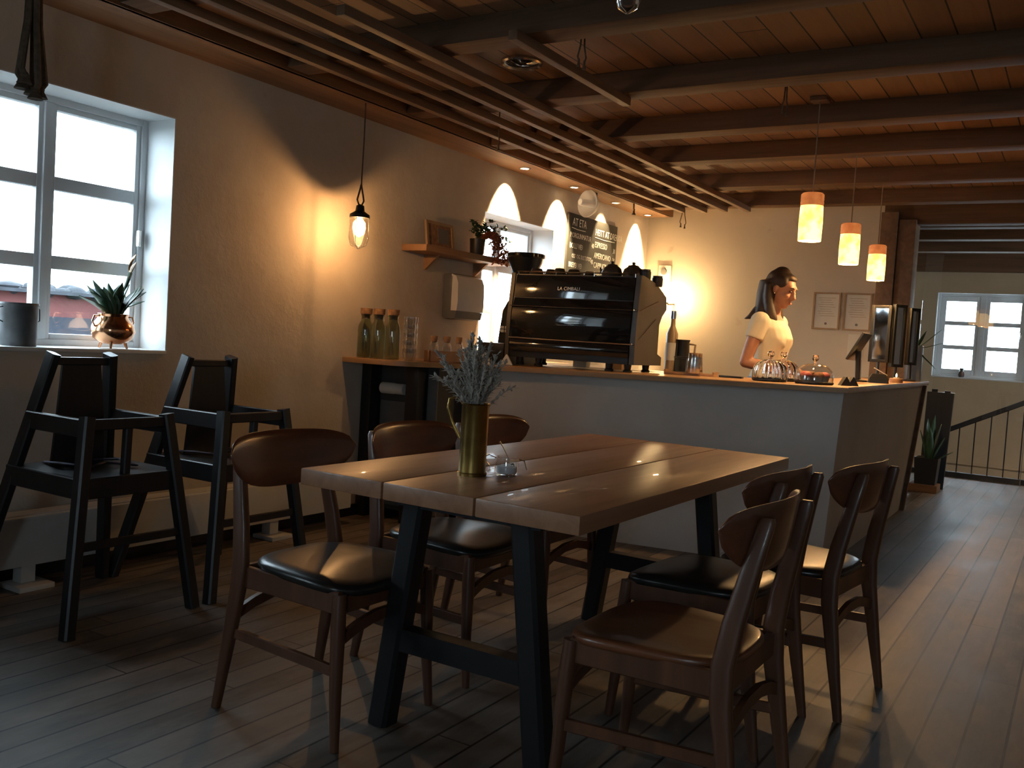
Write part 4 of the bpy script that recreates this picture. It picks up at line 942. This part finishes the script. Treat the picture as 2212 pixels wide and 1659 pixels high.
L2 = chalk([('HEITT AT DREKKA', 2.105, 0.082, 0.0), ('ESPRESSO', 2.0, 0.072, 0.0), ('AMERICANO', 1.905, 0.072, 0.0), ('CAPPUCINO', 1.82, 0.072, 0.0), ('CAFFE LATTE', 1.735, 0.072, 0.0), ('FLUTRIBOLLI', 1.65, 0.06, 0.0),
            ('30', 1.985, 0.06, 0.37), ('30', 1.90, 0.06, 0.37), ('35', 1.82, 0.06, 0.37)], 7.33)
b = MB(); b.tube([(XB, 6.89, 2.115), (XB, 7.0, 2.108), (XB, 7.14, 2.11)], 0.003, 6); b.tube([(XB, 7.33, 2.085), (XB, 7.5, 2.078), (XB, 7.72, 2.085)], 0.003, 6); b.build('underline', 'chalk', t)
# cream wall spotlight
t = thing('wall_spotlight', (-3.60, 6.97, 2.41), 'cream enamel spotlight with a dish shade above the chalkboard', 'spotlight')
b = MB(); b.tube([(0, 0.0, 0), (0.0, 0.0, -0.03)], 0.018, 12); b.tube([(0, 0, -0.02), (0.02, -0.06, -0.06)], 0.009, 8); b.build('bracket', 'black_plastic', t)
ax = Vector((-0.30, -0.95, 0.02)).normalized().to_track_quat('Z', 'Y').to_matrix()
b = MB(); b.lathe([(0.02, -0.05), (0.05, -0.03), (0.09, 0.01), (0.115, 0.05), (0.112, 0.055), (0.085, 0.018), (0.04, -0.015), (0.002, -0.02)], (0.02, -0.09, -0.11), 32, ax); b.build('dish', 'white', t)
b = MB(); b.lathe([(0.002, -0.02), (0.030, -0.02), (0.030, 0.13), (0.024, 0.14), (0.002, 0.142)], (0.02, -0.09, -0.11), 20, ax); b.build('lamp_barrel', 'white', t)
# switch box on back wall, lit by the lamp added behind the machine
t = thing('thermostat', (-3.56, 8.5, 1.875), 'white square box with a grey dial on the back wall', 'thermostat')
b = MB(); b.span((-0.065, -0.03, -0.08), (0.065, 0, 0.08), 0.006); b.build('case', 'white', t)
b = MB(); b.lathe([(0.002, 0), (0.032, 0), (0.030, 0.014), (0.002, 0.016)], (-0.01, -0.03, 0.02), 20, Euler((PI / 2, 0, 0)).to_matrix()); b.build('dial', 'grey_plastic', t)
# certificates
cert = None
for x, lb in ((-2.0, 'framed certificate on the back wall, left of the pair'), (-1.735, 'framed certificate on the back wall, right of the pair')):
    t = thing('framed_certificate', (x, 8.5, 1.57), lb, 'certificate', 'pair of framed certificates')
    b = MB(); w, h, f_ = 0.118, 0.165, 0.014
    b.span((-w, -0.018, -h), (-w + f_, 0, h)); b.span((w - f_, -0.018, -h), (w, 0, h)); b.span((-w + f_, -0.018, -h), (w - f_, 0, -h + f_)); b.span((-w + f_, -0.018, h - f_), (w - f_, 0, h)); b.build('frame', 'frame_wood', t)
    b = MB(); b.span((-w + f_, -0.008, -h + f_), (w - f_, 0, h - f_)); sh_ = b.build('sheet', 'paper', t)
    b = MB()
    for i in range(9): b.span((-0.075 + 0.01 * (i % 3), -0.0088, 0.115 - i * 0.020), (0.075 - 0.012 * ((i * 7) % 4), -0.0082, 0.118 - i * 0.020))
    b.build('text_lines', 'frame_wood', sh_)
    b = MB(); b.lathe([(0.001, 0), (0.011, 0), (0.010, 0.002), (0.001, 0.0025)], (0.0, -0.008, -0.112), 16, Euler((PI / 2, 0, 0)).to_matrix()); b.build('seal', 'ink', sh_)
o = MB().span((-1.795, 8.494, 1.15), (-1.665, 8.5, 1.375)).build('paper_note', 'paper'); tag(o, 'plain paper note pinned on the back wall below the right certificate', 'note')
# small hidden lamp added for the glow in the back corner
t = thing('added_corner_lamp', (-3.45, 8.30, 1.60), 'small bare lamp added for the glow in the back corner, hidden by the machine cups', 'lamp')
b = MB(); b.tube([(0, 0.2, -0.02), (0, 0.05, -0.03), (0, 0, -0.01)], 0.008, 8); b.build('arm', 'black_plastic', t)
b = MB(); b.lathe([(0.012, -0.012), (0.014, 0.01), (0.03, 0.04), (0.026, 0.065), (0.002, 0.08)]); b.build('bulb', 'bulb_clear', t)
point_light('added_corner_light', (0, 0, 0.03), 20, (1.0, 0.66, 0.30), 0.04, t)

# ================================================================== FAR END: RAILING, GLASS, PLANTER
t = thing('stair_railing', (0, 10.58, 0), 'black iron stair railing with a sloping handrail and thin balusters', 'railing')
b = MB(); b.span((-1.5, -0.035, 0), (1.2, 0.035, 0.055)); b.build('base_bar', 'steel_black', t)
def rail_z(x): return 0.44 + (x + 1.25) * 0.51
b = MB(); b.beam((-1.35, 0, rail_z(-1.35)), (1.2, 0, rail_z(1.2)), (0.045, 0.05)); b.build('handrail', 'black_wood', t)
for i in range(14):
    x = -1.34 + i * 0.143
    b = MB(); b.tube([(x, 0, 0.05), (x, 0, rail_z(x))], 0.006, 8); b.build('baluster', 'steel_black', t)
t = thing('glass_partition', (0, 10.50, 0), 'tall clear glass partition in front of the stair railing', 'glass panel')
b = MB(); b.span((-1.5, -0.005, 0.0), (-0.465, 0.005, 2.30)); b.build('glass_sheet', 'partition', t)
b = MB(); b.span((-0.465, -0.006, 0.0), (-0.459, 0.006, 2.30)); b.build('glass_edge', 'grey_plastic', t)
t = thing('vase', (-1.285, 12.54, 1.021), 'tiny dark vase on the sill of the far window', 'vase')
b = MB(); b.lathe([(0.002, 0), (0.028, 0), (0.036, 0.03), (0.030, 0.07), (0.018, 0.085), (0.026, 0.11), (0.02, 0.108), (0.002, 0.09)]); b.build('vase_body', 'cup_black', t)
t = thing('floor_planter', (-1.14, 9.12, 0), 'black floor planter with upright leaves behind the counter end', 'plant')
b = MB(); b.span((-0.14, -0.12, 0), (0.10, 0.12, 0.07), 0.004); b.build('plinth', 'beam', t)
b = MB(); b.loft([[Vector((q * w - 0.01, v * w, zz)) for q, v in ((-1, -1), (1, -1), (1, 1), (-1, 1))] for w, zz in ((0.085, 0.07), (0.10, 0.31), (0.09, 0.31), (0.085, 0.28))]); b.build('pot', 'black_plastic', t)
b = MB()
for dx, dy, h in ((-0.07, 0, 0.55), (-0.03, 0.03, 0.66), (0.02, -0.02, 0.7), (0.06, 0.02, 0.62), (0.09, 0, 0.5), (0.15, 0.0, 0.38), (0.0, -0.06, 0.58)): b.leaf((dx * 0.4, dy * 0.4, 0.28), (dx, dy, h), 0.035, (dx * 0.3, 0, 0))
b.build('leaves', 'leaf', t, sharp=80)
t = thing('sign_board', (-1.14, 9.40, 0), 'dark leaning wooden board standing behind the black floor planter', 'board')
b = MB(); b.loft([[Vector((q * w + zz * 0.02, v * 0.02 + zz * 0.03, zz)) for q, v in ((-1, -1), (1, -1), (1, 1), (-1, 1))] for w, zz in ((0.105, 0.0), (0.115, 0.90))]); b.build('panel', 'black_wood', t)
b = MB(); b.span((-0.06, 0.015, 0.88), (-0.01, 0.04, 0.925)); b.span((0.05, 0.015, 0.88), (0.10, 0.04, 0.915)); b.build('top_clip', 'steel_black', t)

# ================================================================== ON THE TABLE
TT = 0.75
t = thing('brass_vase', (-1.476, 2.20, TT), 'tall brass vase with a looped handle and dried grey foliage on the table', 'vase')
b = MB(); b.lathe([(0.002, 0), (0.042, 0), (0.043, 0.008), (0.040, 0.010), (0.0395, 0.03), (0.0395, 0.20), (0.042, 0.205), (0.040, 0.208), (0.036, 0.204), (0.036, 0.02), (0.002, 0.018)], n=36); b.build('body', 'brass', t)
d = Vector((-0.93, -0.36, 0))
b = MB(); b.tube([d * 0.038 + Vector((0, 0, 0.205)), d * 0.055 + Vector((0, 0, 0.222)), d * 0.078 + Vector((0, 0, 0.215)), d * 0.082 + Vector((0, 0, 0.19)), d * 0.068 + Vector((0, 0, 0.15)), d * 0.048 + Vector((0, 0, 0.115)), d * 0.038 + Vector((0, 0, 0.10))], 0.0042, 10)
b.build('handle', 'brass', t)
rnd = random.Random(11)
fb, stb = MB(), MB()
def spray(tip, n=9, ls=0.018):
    p0 = Vector((rnd.uniform(-.018, .018), rnd.uniform(-.018, .018), 0.16)); tip = Vector(tip)
    mid = p0.lerp(tip, 0.55) + Vector((0, 0, 0.03)); pts = []
    for i in range(n + 1):
        u = i / n; pts.append(p0 * (1 - u) ** 2 + mid * (2 * u * (1 - u)) + tip * u * u)
    stb.tube(pts, 0.0013, 5)
    for i, p in enumerate(pts):
        if p.z < 0.205: continue
        for q in range(4):
            dd = (tip - p0).normalized() * 0.7 + Vector((rnd.uniform(-1, 1), rnd.uniform(-1, 1), rnd.uniform(-1, 1))) * 0.7
            fb.leaf(p, p + dd.normalized() * ls, ls * 0.22, n=3)
rx, ry = 0.85, 0.525
for q in range(46):
    u = rnd.gauss(0, 0.034); v = rnd.gauss(0, 0.03); h = 0.27 + 0.11 * rnd.random() - abs(u) * 0.5
    spray((u * rx - v * ry, u * ry + v * rx, h))
for u, h in ((-0.10, 0.31), (-0.115, 0.34), (-0.12, 0.275), (-0.09, 0.265), (-0.10, 0.325), (-0.075, 0.30), (0.055, 0.28), (0.06, 0.32), (0.03, 0.37), (-0.03, 0.375), (0.0, 0.385), (-0.02, 0.395)): spray((u * rx, u * ry, h), 12, 0.02)
fb.build('dried_foliage', 'leaf_sage', t, sharp=80); stb.build('stems', 'leaf_sage', t)
t = thing('sugar_jar', (-1.408, 2.28, TT), 'small open clip-top glass sugar jar with a spoon beside the brass vase', 'jar')
pr_ = [(0.002, 0.003), (0.030, 0), (0.034, 0.006), (0.035, 0.035), (0.030, 0.048), (0.030, 0.056)]
b = MB(); b.lathe(pr_ + [(max(0.002, r - 0.003), z + (0.006 if z < 0.01 else 0)) for r, z in reversed(pr_)], n=28); b.build('jar_body', 'clear_thin', t)
b = MB(); b.lathe([(0.002, 0.009), (0.029, 0.009), (0.030, 0.026), (0.015, 0.032), (0.002, 0.030)], n=24); b.build('sugar', 'salt', t)
b = MB(); b.lathe([(0.002, 0.0), (0.026, 0.0), (0.030, 0.005), (0.024, 0.011), (0.002, 0.013)], (-0.062, -0.038, 0.028), 24, Euler((0.3, 0.9, 0.5)).to_matrix()); b.build('lid', 'clear_thin', t)
b = MB(); b.tube([(-0.028, -0.016, 0.05), (-0.045, -0.028, 0.058), (-0.066, -0.04, 0.045), (-0.08, -0.05, 0.015)], 0.0015, 6); b.tube([(0.03, 0.016, 0.05), (0.044, 0.025, 0.045), (0.05, 0.03, 0.02)], 0.0015, 6); b.build('wire_clip', 'steel', t)
b = MB(); b.tube([(0.012, 0.006, 0.024), (0.004, 0.002, 0.05), (-0.014, -0.008, 0.085), (-0.022, -0.012, 0.098)], [0.003, 0.0025, 0.003, 0.005], 8, 0.5); b.ball((0.014, 0.008, 0.026), (0.008, 0.008, 0.012), 10); b.build('spoon', 'steel', t)

# small scrap on floor
o = MB().prism([(-0.03, -0.02), (0.03, -0.015), (0.02, 0.02), (-0.015, 0.022)], 0.0, 0.006).build('paper_scrap', 'paper'); o.location = (-3.28, 3.62, 0); tag(o, 'tiny white paper scrap on the floor near the heater end', 'paper scrap')

# ================================================================== PERSON
def ell(c, rx_, ry_, n=20, tilt=0.0):
    return [Vector((c[0] + rx_ * math.cos(2 * PI * i / n), c[1] + ry_ * math.sin(2 * PI * i / n), c[2] + tilt * rx_ * math.cos(2 * PI * i / n))) for i in range(n)]
person = thing('person', (-1.755, 5.965, 0), 'person with long dark half-tied hair and pale t-shirt standing behind the counter, looking down', 'person', rz=-0.05)
b = MB()
b.loft([ell((0.0, 0, 0.84), 0.10, 0.16), ell((0.0, 0, 0.93), 0.112, 0.168), ell((0.005, 0, 1.02), 0.092, 0.140), ell((0.01, 0, 1.09), 0.086, 0.125), ell((0.022, 0, 1.18), 0.100, 0.138), ell((0.030, 0, 1.255), 0.112, 0.148), ell((0.018, 0, 1.32), 0.098, 0.158), ell((0.008, 0, 1.37), 0.075, 0.145), ell((0.005, 0, 1.405), 0.058, 0.09), ell((0.014, 0, 1.44), 0.05, 0.055), ell((0.03, 0, 1.50), 0.048, 0.048), ell((0.045, 0, 1.54), 0.05, 0.05)])
for s_ in (-1, 1):     # bust, legs, feet
    b.ball((0.085, s_ * 0.062, 1.245), (0.045, 0.055, 0.055), 12)
    b.tube([(0, s_ * 0.085, 0.90), (0.005, s_ * 0.088, 0.70), (0.0, s_ * 0.09, 0.48), (-0.012, s_ * 0.09, 0.30), (-0.02, s_ * 0.09, 0.08)], [0.088, 0.078, 0.055, 0.052, 0.035], 14)
    b.ball((0.05, s_ * 0.092, 0.032), (0.115, 0.042, 0.032), 12)
def arm(sh, el, wr, tip, s_):
    b.ball(sh, 0.055, 12); b.tube([sh, Vector(sh).lerp(Vector(el), 0.5), el], [0.050, 0.044, 0.037], 14); b.ball(el, 0.037, 10)
    b.tube([el, Vector(el).lerp(Vector(wr), 0.4), wr], [0.037, 0.037, 0.025], 14); b.ball(wr, 0.025, 10)
    w_, t_ = Vector(wr), Vector(tip); d = (t_ - w_).normalized(); sd = d.cross(Vector((0, 0, 1))).normalized(); up = sd.cross(d)
    b.tube([w_, w_ + d * 0.04, w_ + d * 0.085], [0.026, 0.034, 0.036], 12, 0.5)
    for i, (o_, L) in enumerate(((-0.028, 0.07), (-0.010, 0.082), (0.009, 0.077), (0.026, 0.06))):
        p = w_ + d * 0.082 + sd * o_
        b.tube([p, p + d * L * 0.5 - up * 0.004, p + d * L * 0.82 - up * 0.016, p + d * L - up * 0.030], [0.0095, 0.009, 0.0085, 0.007], 8)
    p = w_ + d * 0.03 + sd * (-s_) * 0.028 * -1
    q = -1 if s_ < 0 else 1
    side_ = sd * q
    b.tube([w_ + d * 0.03 + side_ * 0.022, w_ + d * 0.06 + side_ * 0.05 - up * 0.006, w_ + d * 0.095 + side_ * 0.058 - up * 0.018], [0.012, 0.010, 0.008], 8)
RS, RE, RW, RT = (-0.005, -0.165, 1.355), (-0.065, -0.215, 1.095), (0.155, -0.13, 1.05), (0.32, -0.10, 1.035)
LS, LE, LW, LT = (0.0, 0.165, 1.355), (-0.02, 0.225, 1.10), (0.18, 0.10, 1.05), (0.34, 0.05, 1.035)
arm(RS, RE, RW, RT, -1); arm(LS, LE, LW, LT, 1)
# head, tipped forward
HM = Matrix.Translation((0.062, 0, 1.575)) @ Matrix.Rotation(math.radians(19), 4, 'Y') @ Matrix.Rotation(math.radians(-8), 4, 'Z')
HR = HM.to_3x3()
def hb(c, r, n=16): b.ball(HM @ Vector(c), r, n, HR)
hb((-0.012, 0, 0.022), (0.092, 0.074, 0.088), 20)         # skull
hb((0.028, 0, -0.035), (0.058, 0.058, 0.078), 18)         # face
hb((0.060, 0, -0.096), (0.022, 0.026, 0.018), 12)         # chin
hb((0.068, 0, 0.028), (0.022, 0.05, 0.022), 12)           # brow
hb((0.022, 0, -0.075), (0.045, 0.048, 0.03), 14)          # jaw
for s_ in (-1, 1):
    hb((0.062, s_ * 0.036, -0.028), (0.022, 0.022, 0.022), 12)   # cheek
    hb((-0.005, s_ * 0.074, -0.010), (0.018, 0.008, 0.030), 12)  # ear
b.tube([HM @ Vector((0.082, 0, 0.018)), HM @ Vector((0.094, 0, -0.008)), HM @ Vector((0.106, 0, -0.030)), HM @ Vector((0.092, 0, -0.042))], [0.009, 0.011, 0.014, 0.010], 10)
hb((0.082, 0, -0.062), (0.014, 0.022, 0.008), 10); hb((0.080, 0, -0.073), (0.013, 0.020, 0.008), 10)
body = b.build('body', 'skin', person); soft(body, 0.0062, 4)
for s_ in (-1, 1):
    b = MB(); b.ball(HM @ Vector((0.080, s_ * 0.030, 0.004)), (0.008, 0.013, 0.006), 10, HR); b.build('eye', 'eye', person)
    b = MB(); b.tube([HM @ Vector((0.090, s_ * 0.012, 0.026)), HM @ Vector((0.090, s_ * 0.032, 0.031)), HM @ Vector((0.074, s_ * 0.050, 0.024))], [0.003, 0.0035, 0.002], 6); b.build('eyebrow', 'hair', person)
b = MB(); b.ball(HM @ Vector((0.0945, 0, -0.0675)), (0.0045, 0.019, 0.007), 10, HR); b.build('lips', 'lip', person)
b = MB(); b.ball(HM @ Vector((0.006, -0.083, -0.036)), 0.005, 10); b.build('earring', 'chrome', person)
b = MB()
b.ball(HM @ Vector((-0.030, 0, 0.034)), (0.094, 0.084, 0.090), 20, HR)
b.ball(HM @ Vector((-0.035, 0, 0.088)), (0.058, 0.052, 0.050), 16, HR)
b.ball(HM @ Vector((0.018, 0, 0.080)), (0.052, 0.058, 0.030), 16, HR)
for s_ in (-1, 1): b.ball(HM @ Vector((0.005, s_ * 0.055, 0.045)), (0.045, 0.026, 0.045), 14, HR)
b.loft([ell((-0.005, 0, 1.63), 0.078, 0.080), ell((-0.018, 0, 1.56), 0.078, 0.089), ell((-0.028, 0, 1.48), 0.070, 0.096), ell((-0.040, 0, 1.42), 0.058, 0.104), ell((-0.058, 0, 1.375), 0.040, 0.104), ell((-0.070, 0, 1.35), 0.022, 0.095)])
b.tube([(0.0, -0.078, 1.60), (0.008, -0.086, 1.52), (0.024, -0.088, 1.44), (0.052, -0.084, 1.37), (0.072, -0.076, 1.325)], [0.020, 0.030, 0.034, 0.028, 0.006], 10)
b.tube([(0.0, 0.078, 1.60), (0.008, 0.086, 1.52), (0.024, 0.088, 1.44), (0.05, 0.082, 1.38)], [0.020, 0.03, 0.03, 0.012], 10)
b.tube([(-0.07, -0.06, 1.43), (-0.105, -0.085, 1.385), (-0.14, -0.09, 1.37)], [0.03, 0.018, 0.004], 10)
hair = b.build('hair', 'hair', person); soft(hair, 0.007, 4)
b = MB()
b.loft([ell((0.002, 0, 0.97), 0.112, 0.160), ell((0.012, 0, 1.05), 0.098, 0.138), ell((0.014, 0, 1.09), 0.096, 0.136), ell((0.022, 0, 1.18), 0.110, 0.148), ell((0.030, 0, 1.255), 0.121, 0.157), ell((0.018, 0, 1.32), 0.107, 0.166), ell((0.008, 0, 1.372), 0.082, 0.152), ell((0.003, 0, 1.392), 0.062, 0.105, tilt=-0.35)])
for s_, S_, E_ in ((-1, RS, RE), (1, LS, LE)):
    b.ball((0.085, s_ * 0.062, 1.24), (0.053, 0.066, 0.068), 14)
    b.ball(S_, 0.064, 14); b.tube([S_, Vector(S_).lerp(Vector(E_), 0.42)], [0.062, 0.057], 16)
shirt = b.build('t_shirt', 'shirt', person); soft(shirt, 0.0065, 5)
b = MB(); b.loft([ell((0, 0, 0.83), 0.112, 0.170), ell((0, 0, 0.93), 0.122, 0.178), ell((0.003, 0, 1.005), 0.112, 0.160)])
for s_ in (-1, 1): b.tube([(0, s_ * 0.085, 0.90), (0.005, s_ * 0.088, 0.70), (0.0, s_ * 0.09, 0.48), (-0.012, s_ * 0.09, 0.30), (-0.02, s_ * 0.09, 0.07)], [0.097, 0.088, 0.066, 0.064, 0.055], 16)
tr = b.build('trousers', 'jeans', person); soft(tr, 0.009, 3)
